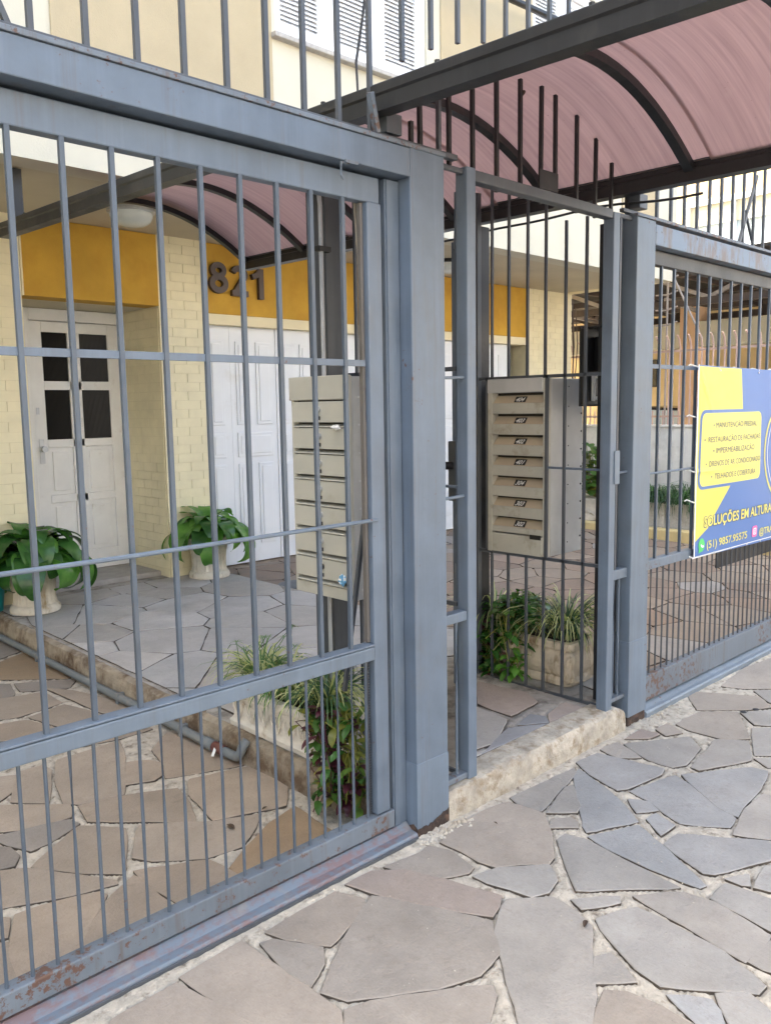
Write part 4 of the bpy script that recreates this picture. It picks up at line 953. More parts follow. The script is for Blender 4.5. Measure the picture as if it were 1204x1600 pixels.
flat('round_icon', disc(4.292, .795, .036, 24), 2.0, 'icon_green'); flat('icon_tail', [(4.262, .80), (4.30, .765), (4.258, .752)], 2.1, 'icon_green')
hs = []
for k in range(9):
    a = R(200+k*13); hs.append((4.304+.026*math.cos(a), .806+.026*math.sin(a)))
for k in range(8, -1, -1):
    a = R(200+k*13); hs.append((4.304+.015*math.cos(a), .806+.015*math.sin(a)))
flat('handset', hs, 3.2, 'banner_white')
flat('square_icon', rrect(4.925, 4.998, .762, .828, .016), 2.0, 'icon_pink')
flat('icon_ring', rrect(4.940, 4.983, .776, .815, .010), 3.0, 'banner_white'); flat('icon_ring', rrect(4.945, 4.978, .781, .810, .008), 3.6, 'icon_pink')
flat('icon_ring', disc(4.9615, .7955, .011, 16), 4.2, 'banner_white'); flat('icon_ring', disc(4.9615, .7955, .0065, 14), 4.8, 'icon_pink')
flat('emblem_ring', disc(5.37, 1.255, .305), 2.0, 'banner_yellow_print'); flat('emblem_ring', disc(5.37, 1.255, .288), 3.0, 'banner_blue')
flat('emblem_ring', disc(5.37, 1.255, .262), 4.0, 'banner_white'); flat('emblem_ring', disc(5.37, 1.255, .256), 5.0, 'banner_blue')
for x, z in [(4.19, z) for z in (1.745, 1.485, 1.20, 1.04, .745)]+[(x, 1.742) for x in (4.44, 4.70, 4.95, 5.2)]:
    m = MB(); m.tube([(x+.008, .008, z-.008), (x-.006, .045, z+.006), (x-.02, .05, z)], .004, 5); m.build('cable_tie', 'label_white', BN)
for x, z in [(4.44, .735), (4.65, .733), (4.86, .73), (5.05, .728), (4.455, 1.725), (4.95, 1.722), (5.15, 1.722)]:
    m = MB(); m.tube([(x, wave(x, z)-.004, z), (x, wave(x, z)+.001, z)], .006, 8); m.build('eyelet', 'galvanised', BN)
m = MB(); m.add([(4.185, .002, .742), (6.55, .002, .73), (6.55, .0065, .722), (4.185, .0065, .732)], [(0, 1, 2, 3)])
m.add([(4.183, wave(4.185, 1.748)-.0015, 1.75), (4.193, wave(4.19, 1.748)-.0015, 1.75), (4.213, wave(4.21, .735)-.0015, .733), (4.203, wave(4.205, .735)-.0015, .733)], [(0, 1, 2, 3)]); m.build('hem', 'banner_white', BN, fix=False)
# ------------------------------------------------------------------ letter-box cabinets
C1 = thing('letterbox_cabinet', (2.21, .48, .82), 'beige metal letterbox cabinet with locked flaps, behind the left gate', 'letterbox cabinet', 'letterbox cabinets on the railings')
cx0, cx1, cy0, cy1, cz0, cz1 = 2.05, 2.365, .312, .648, .822, 1.672
m = MB(); m.box(cx0+.03, cx1, cy0, cy1, cz0, cz1-.002); m.build('case', 'cabinet_grey', C1, bevel=.003)
m = MB(); m.box(cx0+.004, cx0+.03, cy0+.0015, cy0+.014, cz0, cz1); m.box(cx0+.004, cx0+.03, cy1-.014, cy1-.0015, cz0+.0, cz1); m.box(cx0+.004, cx0+.03, cy0+.014, cy1-.014, cz0, .868); m.build('front_frame', 'cabinet_beige', C1, bevel=.002)
MB().box(cx0-.003, cx0+.028, cy0+.001, cy1+.004, 1.586, cz1+.004).build('head_panel', 'cabinet_beige', C1, bevel=.003)
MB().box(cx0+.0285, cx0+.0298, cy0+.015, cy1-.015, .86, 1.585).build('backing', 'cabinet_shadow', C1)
for i in range(7):
    zt = 1.580-.1015*i; h = .079
    m = MB(); m.box(cx0-.001, cx0+.012, cy0+.016, cy1-.016, zt-h, zt)
    m.add([(cx0-.004, cy0+.016, zt-h-.016), (cx0-.004, cy1-.016, zt-h-.016), (cx0+.028, cy1-.016, zt-h-.006), (cx0+.028, cy0+.016, zt-h-.006), (cx0-.004, cy0+.016, zt-h-.0195), (cx0-.004, cy1-.016, zt-h-.0195), (cx0+.028, cy1-.016, zt-h-.010), (cx0+.028, cy0+.016, zt-h-.010)], [(0, 1, 2, 3), (4, 7, 6, 5), (0, 4, 5, 1), (1, 5, 6, 2), (2, 6, 7, 3), (3, 7, 4, 0)])
    f = m.build('flap', 'cabinet_beige', C1, bevel=.002)
    k = MB(); yk = .472; zk = zt-.030
    k.tube([(cx0-.001, yk, zk), (cx0-.012, yk, zk), (cx0-.016, yk, zk)], .0125, 12); k.build('lock', 'black_plastic' if i == 6 else 'galvanised', f, smooth=True)
    MB().box(cx0-.0025, cx0-.001, yk-.009, yk+.007, zt-.070, zt-.056).build('number_tag', 'label_black', f)
rv = MB()
for i in range(8): rv.tube([(cx0+.06, cy0+.001, .86+i*.105), (cx0+.06, cy0-.003, .86+i*.105)], .004, 6); rv.tube([(cx1-.02, cy0+.001, .88+i*.105), (cx1-.02, cy0-.003, .88+i*.105)], .004, 6)
rv.build('rivets', 'galvanised', C1)
C2 = thing('letterbox_cabinet', (3.55, .56, .80), 'grey metal letterbox cabinet with numbered slots 404 to 302, beside the right gate', 'letterbox cabinet', 'letterbox cabinets on the railings')
cx0, cx1, cy0, cy1, cz0, cz1 = 3.385, 3.715, .382, .735, .803, 1.686
m = MB(); m.box(cx0+.055, cx1, cy0, cy1, cz0, cz1-.002); m.build('case', 'cabinet_grey', C2, bevel=.003)
m = MB(); m.box(cx0+.003, cx0+.055, cy0+.001, cy0+.012, cz0, cz1); m.box(cx0, cx0+.055, cy1-.028, cy1-.001, cz0, cz1); m.build('front_frame', 'cabinet_tan', C2, bevel=.002)
MB().box(cx0-.004, cx0+.054, cy0+.012, cy1-.0, 1.618, cz1+.002).build('head_panel', 'cabinet_grey', C2, bevel=.003)
MB().box(cx0, cx0+.054, cy0+.012, cy1-.028, cz0+.002, .903).build('bottom_panel', 'cabinet_tan', C2, bevel=.003)
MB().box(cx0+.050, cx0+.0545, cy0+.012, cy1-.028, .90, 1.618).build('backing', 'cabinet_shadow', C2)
for i, nb in enumerate(('404', '403', '402', '401', '304', '303', '302')):
    zt = 1.617-.1045*i; zm = zt-.050; zb = zt-.1045; ya, yb = cy0+.013, cy1-.029
    m = MB(); m.cur = 0
    m.box(cx0+.002, cx0+.010, ya, yb, zb+.001, zm)
    if i == 6: m = MB(); m.box(cx0+.002, cx0+.010, ya, yb, zm-.030, zm)
    s_ = m.build('slot_face', 'cabinet_tan', C2, bevel=.002)
    g = MB(); g.add([(cx0+.010, ya, zm), (cx0+.010, yb, zm), (cx0+.046, yb, zt-.012), (cx0+.046, ya, zt-.012), (cx0+.014, ya, zm-.003), (cx0+.014, yb, zm-.003), (cx0+.049, yb, zt-.015), (cx0+.049, ya, zt-.015)], [(0, 1, 2, 3), (4, 7, 6, 5), (0, 4, 5, 1), (1, 5, 6, 2), (2, 6, 7, 3), (3, 7, 4, 0)])
    fl = g.build('flap', 'cabinet_flap', C2)
    # tag on the sloping flap with the flat's number
    def on(y, t, o): return (cx0+.010+.036*t-o*.6, y, zm+(zt-.012-zm)*t+o*.8)
    yc = .5*(ya+yb)-.005; w_ = .036
    MB().add([on(yc+w_-.004, .06, .0012), on(yc-w_-.002, .06, .0012), on(yc-w_+.002, .80, .0012), on(yc+w_, .80, .0012)], [(0, 1, 2, 3)]).build('number_plate', 'label_black', fl, fix=False)
    vs, fs = text_mesh(nb, 1.0, 0, 1.0, .25, .03)
    MB().add([on(yc+.026-.052*a, .16+.52*b_, .0022) for a, b_ in vs], fs).build('number', 'label_white', fl, fix=False)
MB().box(cx0-.0015, cx0, cy0+.018, cy0+.085, .889-.0, .912).build('sticker', 'label_black', C2)
rv = MB()
for i in range(9): rv.tube([(cx0+.20, cy0+.001, .86+i*.098), (cx0+.20, cy0-.003, .86+i*.098)], .0032, 6); rv.tube([(cx1-.016, cy0+.001, .88+i*.09), (cx1-.016, cy0-.004, .88+i*.09)], .005, 6)
rv.build('rivets', 'wire_black', C2)
def crumple(name, c, r, mats, lab):
    m = MB(); vs = []; n = 9; rg = random.Random(sum(map(ord, lab)))
    for i in range(n):
        for k in range(n):
            a, b_ = math.pi*i/(n-1), 2*math.pi*k/n; rr = rg.uniform(.55, 1.25)
            vs.append((c[0]+r[0]*rr*math.sin(a)*math.cos(b_), c[1]+r[1]*rr*math.sin(a)*math.sin(b_), c[2]+r[2]*rr*math.cos(a)))
    for i in range(n-1):
        for k in range(n): m.cur = rg.randint(0, len(mats)-1); m.add([], []); m.f.append([i*n+k, i*n+(k+1) % n, (i+1)*n+(k+1) % n, (i+1)*n+k]); m.m.append(m.cur)
    m.v = vs; o = m.build(name, None, None, mats=mats); return tag(o, lab, 'rag')
crumple('rag', (2.040, .345, .905), (.012, .018, .022), ['cloth_blue', 'cloth_blue', 'cloth_white'], 'blue and white crumpled rag stuffed under the lowest flap of the beige cabinet')
crumple('paper', (2.042, .365, 1.482), (.010, .024, .010), ['cloth_white'], 'white crumpled paper sticking out of the second flap of the beige cabinet')['category'] = 'paper'
m = MB(); m.sq((2.112, .20, 1.62), (1.945, .235, .52), .014, .014); tag(m.build('steel_rod', 'steel_mid'), 'dark thin rod leaning between the left gate and the beige cabinet', 'rod')
m = MB(); m.sq((1.935, .11, 2.30), (2.0, .13, 1.74), .035, .008); tag(m.build('wooden_strip', 'wood_grey', bevel=.002), 'pale slanting wooden strip behind the left gate stile', 'strip')
m = MB(); m.box(1.972, 1.992, .085, .10, 1.70, 1.742); m.tube([(1.974, .09, 1.74), (1.976, .09, 1.765), (1.984, .09, 1.77), (1.991, .09, 1.765), (1.990, .09, 1.74)], .004, 6); tag(m.build('padlock', 'brass', bevel=.003), 'small brass padlock hanging behind the left gate stile', 'padlock')
m = MB(); m.tube([(2.225, .645, .2), (2.225, .645, 2.36), (2.23, .66, 2.42)], .009, 10)
CD = tag(m.build('conduit', 'pipe_white', smooth=True), 'white conduit clipped to the dark canopy post above the beige cabinet', 'conduit')
MB().box(2.205, 2.265, .63, .662, 2.18, 2.20).build('clip', 'black_plastic', CD)
# intercom in its black hood
I = thing('intercom', (3.55, .16, 1.72), 'black open hood with an intercom, fixed beside the right gate post', 'intercom')
m = MB(); x0, x1, y0, y1, z0, z1 = 3.352, 3.525, .10, .24, 1.545, 1.915
x0, x1, y1 = 3.435, 3.88, .225
m.box(x0, x1, y1-.008, y1, z0, z1); m.box(x0, x0+.008, y1-.030, y1-.008, z0+.008, z1-.008); m.box(x0+.008, x1, y0+.02, y1-.008, z1-.008, z1); m.box(x0+.008, x1, y0, y1-.008, z0, z0+.008); m.build('hood', 'black_plastic', I, bevel=.002)
m = MB(); m.box(3.545, 3.63, .175, .2165, 1.71, 1.875); d_ = m.build('handset', 'black_plastic', I, bevel=.008)
for i in range(5): MB().box(3.553, 3.62, .171, .1745, 1.735+i*.025, 1.748+i*.025).build('button', 'steel_mid', d_, bevel=.001)
m = MB(); m.box(3.525, 3.533, .196, .214, 1.57, 1.70); m.box(3.533, 3.66, .200, .212, 1.678, 1.695); m.box(3.533, 3.66, .200, .212, 1.575, 1.592); m.box(3.533, 3.545, .200, .212, 1.592, 1.678); m.build('bracket', 'label_white', I, bevel=.002)
m = MB(); m.tube([(3.64, .19, 1.60), (3.68, .18, 1.585), (3.73, .18, 1.582)], .004, 6); m.build('wire', 'pipe_white', I)
# ------------------------------------------------------------------ plants
def leaf_points(base, az, length, width, rise, droop, n=7, fold=.25, twist=0.0, mb=None):
    """a strap or blade: starts at base, rises, arches over and droops; returns geometry added to mb"""
    m = mb or MB(); d = Vector((math.cos(az), math.sin(az), 0)); sd_ = Vector((-math.sin(az), math.cos(az), 0))
    pts = []; p = Vector(base); el = rise
    st = length/n
    for i in range(n+1):
        pts.append((p.copy(), el)); p = p+(d*math.cos(el)+Vector((0, 0, 1))*math.sin(el))*st; el -= droop*(1+.6*i/n)/n
    vs = []
    for i, (q, e_) in enumerate(pts):
        t = i/n; w = width*.5*prof(t)
        nn = (-d*math.sin(e_)+Vector((0, 0, 1))*math.cos(e_))
        s2 = (sd_+nn*twist*t)
        vs += [q-s2*w+nn*w*fold, q, q+s2*w+nn*w*fold]
    fs = []
    for i in range(n):
        a = i*3; fs += [(a, a+1, a+4, a+3), (a+1, a+2, a+5, a+4)]
    m.add(vs, fs); return m
prof = lambda t: 1
def broad(t): return max(.03, (.10+math.sin(math.pi*min(1, (t**.85)*.97+.02))**.8*.95) if t > .1 else .12+.3*t)
def blade(t): return max(.05, (1-t)**.55*(.55+.45*min(1, t*6)))
def grass_plant(name, c, n, L, w, mats, lab, cat, group=None, spread=.05, rise=(55, 85), droop=(90, 150), soil_z=0):
    global prof
    prof = blade; t = thing(name, c, lab, cat, group)
    for k, (mt, frac) in enumerate(mats):
        m = MB()
        for i in range(int(n*frac)):
            az = random.uniform(0, 2*math.pi); rr = spread*math.sqrt(random.random())
            b_ = (c[0]+rr*math.cos(az+random.uniform(-.6, .6)), c[1]+rr*math.sin(az+random.uniform(-.6, .6)), c[2])
            leaf_points(b_, az+random.uniform(-.4, .4), L*random.uniform(.6, 1.12), w*random.uniform(.75, 1.2), R(random.uniform(*rise)), R(random.uniform(*droop)), 6, .35, random.uniform(-.5, .5), m)
        tag(m.build('blades', mt, t, smooth=True, fix=False), kind='stuff')
    return t
def potted(loc, lab, plab, mat, n, H, seed, L=(.30, .44), pot_top=.155, cat='plant'):
    global prof
    random.seed(seed); x, y, z = loc
    p = thing('plant_pot', loc, plab, 'plant pot', 'pots beside the entrance door')
    pr = [(.150, 0), (.168, .004), (.172, .022), (.168, .040), (.158, .052), (.146, .062), (.139, .10), (.139, .16), (.146, .22), (.158, .27), (.176, .31), (.185, .33), (.184, .345), (.170, .348), (.160, .335), (.15, .33)]
    MB().lathe(loc, pr[:6], 48).build('foot', 'pot_chalk', p, smooth=True)
    MB().lathe(loc, pr[5:11], 96, .028, 22).build('body', 'pot_chalk', p, smooth=True)
    MB().lathe(loc, pr[10:], 48).build('rim', 'pot_chalk', p, smooth=True)
    MB().lathe((x, y, z+.322), [(.155, 0), (.10, .012), (.01, .016)], 20).build('soil', 'soil', p)
    t = thing('broad_leaf_plant', (x, y, z+.33), lab, cat, 'broad-leaved plants in pots')
    prof = broad; var = []
    for i in range(n):
        f = i/n; az = i*2.39996+random.uniform(-.35, .35)
        rise = R(78-48*f+random.uniform(-10, 10)); L_ = random.uniform(*L)*(.80+.34*f); dr = R(random.uniform(105, 165)*(.85+.45*f))
        r0 = .02+.07*f
        m = leaf_points((x+r0*math.cos(az), y+r0*math.sin(az), z+.335+H*(1-f)*.5), az, L_, L_*random.uniform(.30, .40), rise, dr, 9, .18, random.uniform(-.35, .35))
        lf = m.build('leaf', mat if random.random() < .8 else ('leaf_deep' if mat == 'leaf_bright' else 'leaf_bright'), t, smooth=True, fix=False)
        s_ = lf.modifiers.new('smooth', 'SUBSURF'); s_.levels = 1; s_.render_levels = 1
    m = MB()
    for i in range(14):
        az = i*2.4; m.tube([(x+.03*math.cos(az), y+.03*math.sin(az), z+.32), (x+.055*math.cos(az), y+.055*math.sin(az), z+.40+.1*(i % 3)/2)], .006, 5)
    m.build('stems', 'leaf_bright', t)
potted((2.24, 3.93, .155), 'large dark green plant with drooping broad leaves in the pot at the path edge', 'chalky white pot left of the entrance door, on the edge of the path', 'leaf_deep', 62, .20, 4, (.36, .52))
potted((3.76, 4.07, .157), 'bright green plant with drooping broad leaves in the pot before the brick pier', 'chalky white fluted pot at the brick pier beside the garage doors', 'leaf_bright', 54, .18, 9, (.33, .48))
bk = thing('bucket', (2.02, 4.16, .155), 'teal plastic bucket half hidden behind the left pot', 'bucket')
MB().lathe((2.02, 4.16, .155), [(.075, 0), (.095, .18), (.10, .182), (.10, .195), (.09, .195), (.088, .18), (.07, .01)], 24).build('body', 'teal_plastic', bk, smooth=True)
hb = MB(); hb.tube([(2.02+.10*math.cos(a), 4.16, .345-.06*math.sin(a)) for a in np.linspace(0, math.pi, 12)], .003, 5); hb.build('handle', 'galvanised', bk)
def rect_loft(name, mat, parent, x0, x1, y0, y1, levels, cr=.02, wob=0.0, nseg=10):
    """moulded trough: rounded rectangle rings, each level = (z, outset)"""
    m = MB(); rings = []
    for z, o in levels:
        ring = []; a0, a1, b0, b1 = x0-o, x1+o, y0-o, y1+o
        for cx, cy, st in ((a1-cr, b1-cr, 0), (a0+cr, b1-cr, 90), (a0+cr, b0+cr, 180), (a1-cr, b0+cr, 270)):
            for k in range(4): ring.append((cx+cr*math.cos(R(st+30*k)), cy+cr*math.sin(R(st+30*k))))
            nx_, ny_ = {0: (a0+cr, b1), 90: (a0, b0+cr), 180: (a1-cr, b0), 270: (a1, b1-cr)}[st]
            lx, ly = ring[-1]
            for k in range(1, nseg): ring.append((lx+(nx_-lx)*k/nseg, ly+(ny_-ly)*k/nseg))
        if wob: ring = [(a+noise.noise(Vector((a*14, b_*14, z*18)))*wob+noise.noise(Vector((a*40, b_*40, z*45)))*wob*.5, b_+noise.noise(Vector((a*14+9, b_*14, z*18)))*wob+noise.noise(Vector((a*40, b_*40+7, z*45)))*wob*.5) for a, b_ in ring]
        rings.append([(a, b_, z) for a, b_ in ring])
    n = len(rings[0]); fs = [(i*n+k, i*n+(k+1) % n, (i+1)*n+(k+1) % n, (i+1)*n+k) for i in range(len(rings)-1) for k in range(n)]
    fs += [tuple(range(n-1, -1, -1)), tuple(range((len(rings)-1)*n, len(rings)*n))]
    m.add([v for r in rings for v in r], fs); return m.build(name, mat, parent, smooth=True)
zb = .123
PL = thing('planter_trough', (2.12, .80, zb), 'long chalk-white moulded planter trough on the path edge behind the left gate', 'planter', 'planter troughs beside the path')
rect_loft('trough', 'planter_chalk', PL, 2.035, 2.20, .44, 1.14, [(zb, .0), (zb+.006, .008), (zb+.028, .010), (zb+.036, .002), (zb+.045, -.004), (zb+.07, -.006), (zb+.10, -.004), (zb+.13, .0), (zb+.145, .006), (zb+.155, .002)], .02, .004, 24)
rect_loft('rim', 'planter_chalk', PL, 2.03, 2.205, .435, 1.145, [(zb+.155, .002), (zb+.163, .012), (zb+.178, .016), (zb+.196, .013), (zb+.203, .004), (zb+.203, -.012), (zb+.185, -.014)], .02, .003, 24)
MB().box(2.045, 2.19, .452, 1.128, zb+.15, zb+.186).build('soil', 'soil', PL)
sw = MB()                                                 # relief of slanting acanthus leaves on the front
for i in range(7):
    y = .50+i*.095
    for s_ in (-1, 1):
        sw.tube([(2.034, y, zb+.055), (2.028, y+s_*.016, zb+.075), (2.027, y+s_*.034, zb+.10), (2.030, y+s_*.036, zb+.125)], .005, 6, .003)
    sw.tube([(2.034, y, zb+.052), (2.026, y, zb+.09), (2.030, y, zb+.130)], .006, 6, .003)
sw.build('relief', 'planter_chalk', PL, smooth=True)
PR = thing('planter_trough', (3.64, .62, zb), 'stained ornate planter trough with scrolled corners behind the right railing', 'planter', 'planter troughs beside the path')
rect_loft('trough', 'planter_stained', PR, 3.50, 3.74, .30, .95, [(zb, -.01), (zb+.012, -.004), (zb+.035, -.006), (zb+.045, -.014), (zb+.06, -.004), (zb+.09, .008), (zb+.12, .013), (zb+.15, .010), (zb+.18, -.004), (zb+.19, -.006)], .03, .006, 18)
rect_loft('rim', 'planter_stained', PR, 3.50, 3.74, .30, .95, [(zb+.19, -.004), (zb+.196, .014), (zb+.215, .018), (zb+.232, .012), (zb+.235, -.01), (zb+.215, -.014)], .03, .004, 18)
MB().box(3.515, 3.725, .315, .935, zb+.18, zb+.218).build('soil', 'soil', PR)
for sx, sy in ((3.50, .30), (3.50, .95), (3.74, .30), (3.74, .95)):
    q = MB(); q.lathe((sx+(.012 if sx < 3.6 else -.012), sy+(.012 if sy < .6 else -.012), zb+.02), [(.012, 0), (.028, .012), (.034, .04), (.026, .07), (.034, .10), (.038, .125), (.030, .15), (.014, .165)], 16); q.build('corner_scroll', 'planter_stained', PR, smooth=True)
random.seed(21)
BL = [('blade_cream', .5), ('blade_green', .5)]
grass_plant('spider_plant', (2.13, 1.02, .315), 190, .32, .012, [('blade_cream', .6), ('blade_green', .4)], 'pale cream-striped spider plant at the far end of the left trough', 'plant', 'spider plants in the left trough', .05)
grass_plant('spider_plant', (2.12, .80, .315), 170, .31, .012, [('blade_green', .7), ('blade_cream', .3)], 'green spider plant with long arching blades in the middle of the left trough', 'plant', 'spider plants in the left trough', .06)
grass_plant('spider_plant', (2.13, .56, .32), 160, .33, .0125, [('blade_cream', .45), ('blade_dark', .55)], 'dark and pale striped spider plant behind the left gate stile', 'plant', 'spider plants in the left trough', .06)
m = MB()
for i in range(9):
    a = random.uniform(0, 6.28); x, y = 2.13+random.uniform(-.05, .05), 1.0+random.uniform(-.15, .15); h = random.uniform(.16, .30)
    p0 = (x, y, .32); p1 = (x+.14*math.cos(a), y+.14*math.sin(a), .32+h); m.tube([p0, ((p0[0]+p1[0])/2-.02, (p0[1]+p1[1])/2, .32+h*.7), p1], .0018, 4)
    prof = blade
    for k in range(7): leaf_points(p1, k*.9+a, .045, .006, R(20), R(60), 3, .2, 0, m)
RUN = tag(m.build('spider_plant_runner', 'blade_green', fix=False), 'thin arching runners with small star tufts above the left trough', 'plant runners', kind=None)
def small_leaf(t): return max(.04, math.sin(math.pi*min(1, t*.95+.03))**.7)
def trailing(name, pts, n, size, mats, lab, cat, jit=.05, down=True):
    global prof
    prof = small_leaf; t = thing(name, pts[0], lab, cat)
    st = MB(); lv = {mt: MB() for mt, f in mats}
    for j in range(max(5, n//9)):
        k = [Vector(p)+Vector((random.gauss(0, jit), random.gauss(0, jit*.8), random.gauss(0, jit*.4))) for p in pts]
        k[0] = Vector(pts[0])+Vector((random.gauss(0, jit*.4), random.gauss(0, jit), 0))
        st.tube(k, .0026, 5)
        for q in range(9):
            f = random.uniform(.15, 1)*(len(k)-1); i0 = min(int(f), len(k)-2); p = k[i0].lerp(k[i0+1], f-i0)
            mt = random.choices([a for a, b_ in mats], [b_ for a, b_ in mats])[0]
            L_ = size*random.uniform(.6, 1.25)
            leaf_points(p, random.uniform(0, 6.28), L_, L_*random.uniform(.36, .48), R(random.uniform(-10, 50)), R(random.uniform(30, 90)), 5, .22, random.uniform(-.4, .4), lv[mt])
    st.build('stems', 'leaf_olive' if 'purple' not in lab else 'leaf_purple', t)
    for mt, mb in lv.items(): tag(mb.build('leaves', mt, t, smooth=True, fix=False), kind='stuff')
trailing('trailing_plant', [(2.09, .52, .32), (2.01, .43, .33), (1.97, .37, .20), (1.955, .33, .07)], 210, .078, [('leaf_small', .3), ('leaf_purple', .32), ('leaf_olive', .24), ('leaf_deep', .14)], 'purple and olive trailing plant hanging over the near end of the left trough', 'plant', .045)
trailing('trailing_plant', [(2.10, .45, .32), (2.04, .33, .36), (2.0, .26, .22), (1.985, .22, .08)], 170, .075, [('leaf_small', .35), ('leaf_purple', .3), ('leaf_olive', .25), ('leaf_deep', .1)], 'reddish green trailing plant right behind the left gate stile', 'plant', .035)
grass_plant('spider_plant', (3.64, .42, .34), 250, .42, .012, [('blade_cream', .55), ('blade_dark', .45)], 'cream-striped spider plant spilling over the near end of the right trough', 'plant', 'spider plants in the right trough', .06)
grass_plant('spider_plant', (3.60, .86, .34), 190, .38, .0125, [('blade_cream', .55), ('blade_green', .45)], 'yellowish spider plant at the far end of the right trough', 'plant', 'spider plants in the right trough', .05)
trailing('bushy_plant', [(3.58, .66, .33), (3.55, .62, .50), (3.50, .64, .48), (3.44, .64, .34)], 260, .095, [('leaf_deep', .75), ('leaf_small', .25)], 'dark green bushy plant in the middle of the right trough', 'plant', .07)
trailing('bushy_plant', [(3.52, .82, .32), (3.47, .80, .36), (3.445, .78, .24), (3.435, .76, .14)], 230, .08, [('leaf_deep', .7), ('leaf_small', .2), ('leaf_purple', .1)], 'dark trailing plant hanging down at the far end of the right trough', 'plant', .05)
trailing('seedling', [(3.435, .60, .13), (3.43, .60, .20), (3.43, .60, .24)], 26, .085, [('leaf_bright', 1)], 'small bright green seedling at the foot of the right trough', 'plant', .022)
# ------------------------------------------------------------------ pipe along the raised edge
WP = thing('water_pipe', (1.96, 2.0, .04), 'grey plastic water pipe lying along the raised path edge in the drive', 'pipe')
m = MB(); m.tube([(1.955, 4.2, .035), (1.962, 3.4, .034), (1.958, 2.6, .033), (1.964, 1.8, .033), (1.958, 1.21, .033)], .021, 12); m.build('pipe', 'pvc_grey', WP, smooth=True)
m = MB(); m.tube([(1.958, 1.085, .033), (1.957, 1.02, .034), (1.957, .985, .037), (1.960, .965, .052), (1.968, .955, .085), (1.99, .95, .115)], .021, 12); m.build('elbow', 'pvc_grey', WP, smooth=True)
m = MB(); m.tube([(1.958, 1.24, .033), (1.958, 1.165, .033)], .027, 12); m.build('coupling', 'pvc_grey', WP, smooth=True)
m = MB(); m.tube([(1.958, 1.165, .033), (1.958, 1.085, .033)], .024, 12); v_ = m.build('valve', 'pvc_red', WP, smooth=True)
m = MB(); m.sq((1.94, 1.13, .04), (1.905, 1.10, .022), .012, .006); m.build('lever', 'label_white', v_)
for y in (3.2, 2.1, 1.45):
    MB().box(1.940, 1.986, y-.012, y+.012, .001, .060).build('clip', 'pvc_grey', WP, bevel=.004)
m = MB(); m.lathe((4.15, 3.35, zside(4.15, 3.35)+.004), [(.17, .002), (.165, .009), (.15, .010), (.01, .010)], 30); tag(m.build('drain_cover', 'steel_mid', smooth=True), 'round dark drain cover on the paving before the garage doors', 'drain cover')
# dead leaves and specks on the stones
def litter(x, y, z, L_, a, lab):
    global prof
    prof = small_leaf; m = leaf_points((x, y, z+.004), a, L_, L_*.4, R(12), R(30), 4, .3); tag(m.build('dead_leaf', 'leaf_litter', fix=False), lab, 'leaf', 'dead leaves on the paving')
litter(2.02, -.745, .003, .038, .4, 'dark curled dead leaf on the big pale slab in front of the left gate')
litter(2.33, -.17, .003, .02, 1.4, 'tiny dark dead leaf on the slab just before the path step')
litter(3.36, .32, .125, .03, 2.0, 'dead leaf on the path stones just inside the doorway')
litter(1.78, .55, .004, .03, .2, 'brown dead leaf on the drive near the trough')
litter(1.62, .50, .004, .05, 1.6, 'long thin dry leaf on the drive stones')
m = leaf_points((2.86, .12, arch(2.86, .12, -.004)), .8, .05, .02, R(-5), R(10), 4, .3); tag(m.build('dead_leaf', 'leaf_litter', fix=False), 'dark dead leaf stuck under the canopy sheet', 'leaf')
for x, y in ((4.10, -.33), (4.18, -.36), (4.42, -.38)):
    m = MB(); m.lathe((x, y, .003), [(.016, 0), (.015, .002), (.004, .003)], 12); tag(m.build('gum_spot', 'wire_black'), {4.10: 'flat dark gum spot on the pale slab before the right gate, nearest the gate post', 4.18: 'flat dark gum spot on the slab before the right gate, middle of three', 4.42: 'flat dark gum spot on the slab before the right gate, farthest from the post'}[x], 'gum', 'gum spots on the paving')
# ------------------------------------------------------------------ right-hand boundary: bed, wall, railing
BD = thing('garden_bed', (8.9, 2.6, .1), 'low cream-kerbed garden bed along the boundary wall', 'garden bed')
i = 0; y = -.4
while y < 4.0:
    MB().box(8.36, 8.52, y+.004, y+.776, .02, .20).build('kerb_block', 'blue_kerb', BD, bevel=.012); y += .78
MB().box(8.521, 9.49, -.4, 4.2, .02, .16).build('soil', 'soil', BD)
BW = thing('boundary_wall', (9.6, 3.0, 0), 'pale grey rendered boundary wall beyond the right drive', 'wall')
MB().box(9.5, 9.68, -.2, 14, -.1, 1.27).build('wall', 'wall_grey', BW)
MB().box(9.48, 9.70, -.21, 14.01, 1.2705, 1.30).build('coping', 'wall_grey', BW, bevel=.006)
m = MB()
m.tube([(9.55, 3.62, 1.15), (9.49, 3.62, 1.25), (9.40, 3.62, 1.28)], .02, 6)
FN = thing('boundary_railing', (9.6, 3.0, 1.3), 'pinkish spiked railing on top of the boundary wall', 'railing')
m = MB(); m.sq((9.6, -.2, 1.40), (9.6, 9.0, 1.40), .02, .025); m.build('rail', 'pink_rail', FN); m = MB(); m.sq((9.6, -.2, 2.18), (9.6, 9.0, 2.18), .02, .025); m.build('rail', 'pink_rail', FN)
y = 1.5; i = 0
while y < 5.2:
    m = MB(); m.tube([(9.6, y, 1.30), (9.6, y, 2.22), (9.57, y, 2.31), (9.52, y, 2.36)], .011, 6); m.build('bar', 'pink_rail', FN)
    m = MB(); m.tube([(9.6, y+.068, 1.30), (9.6, y+.068, 1.47)], .009, 6); m.build('short_spike', 'pink_rail', FN)
    y += .136
grp = 'grassy plants in the far bed'
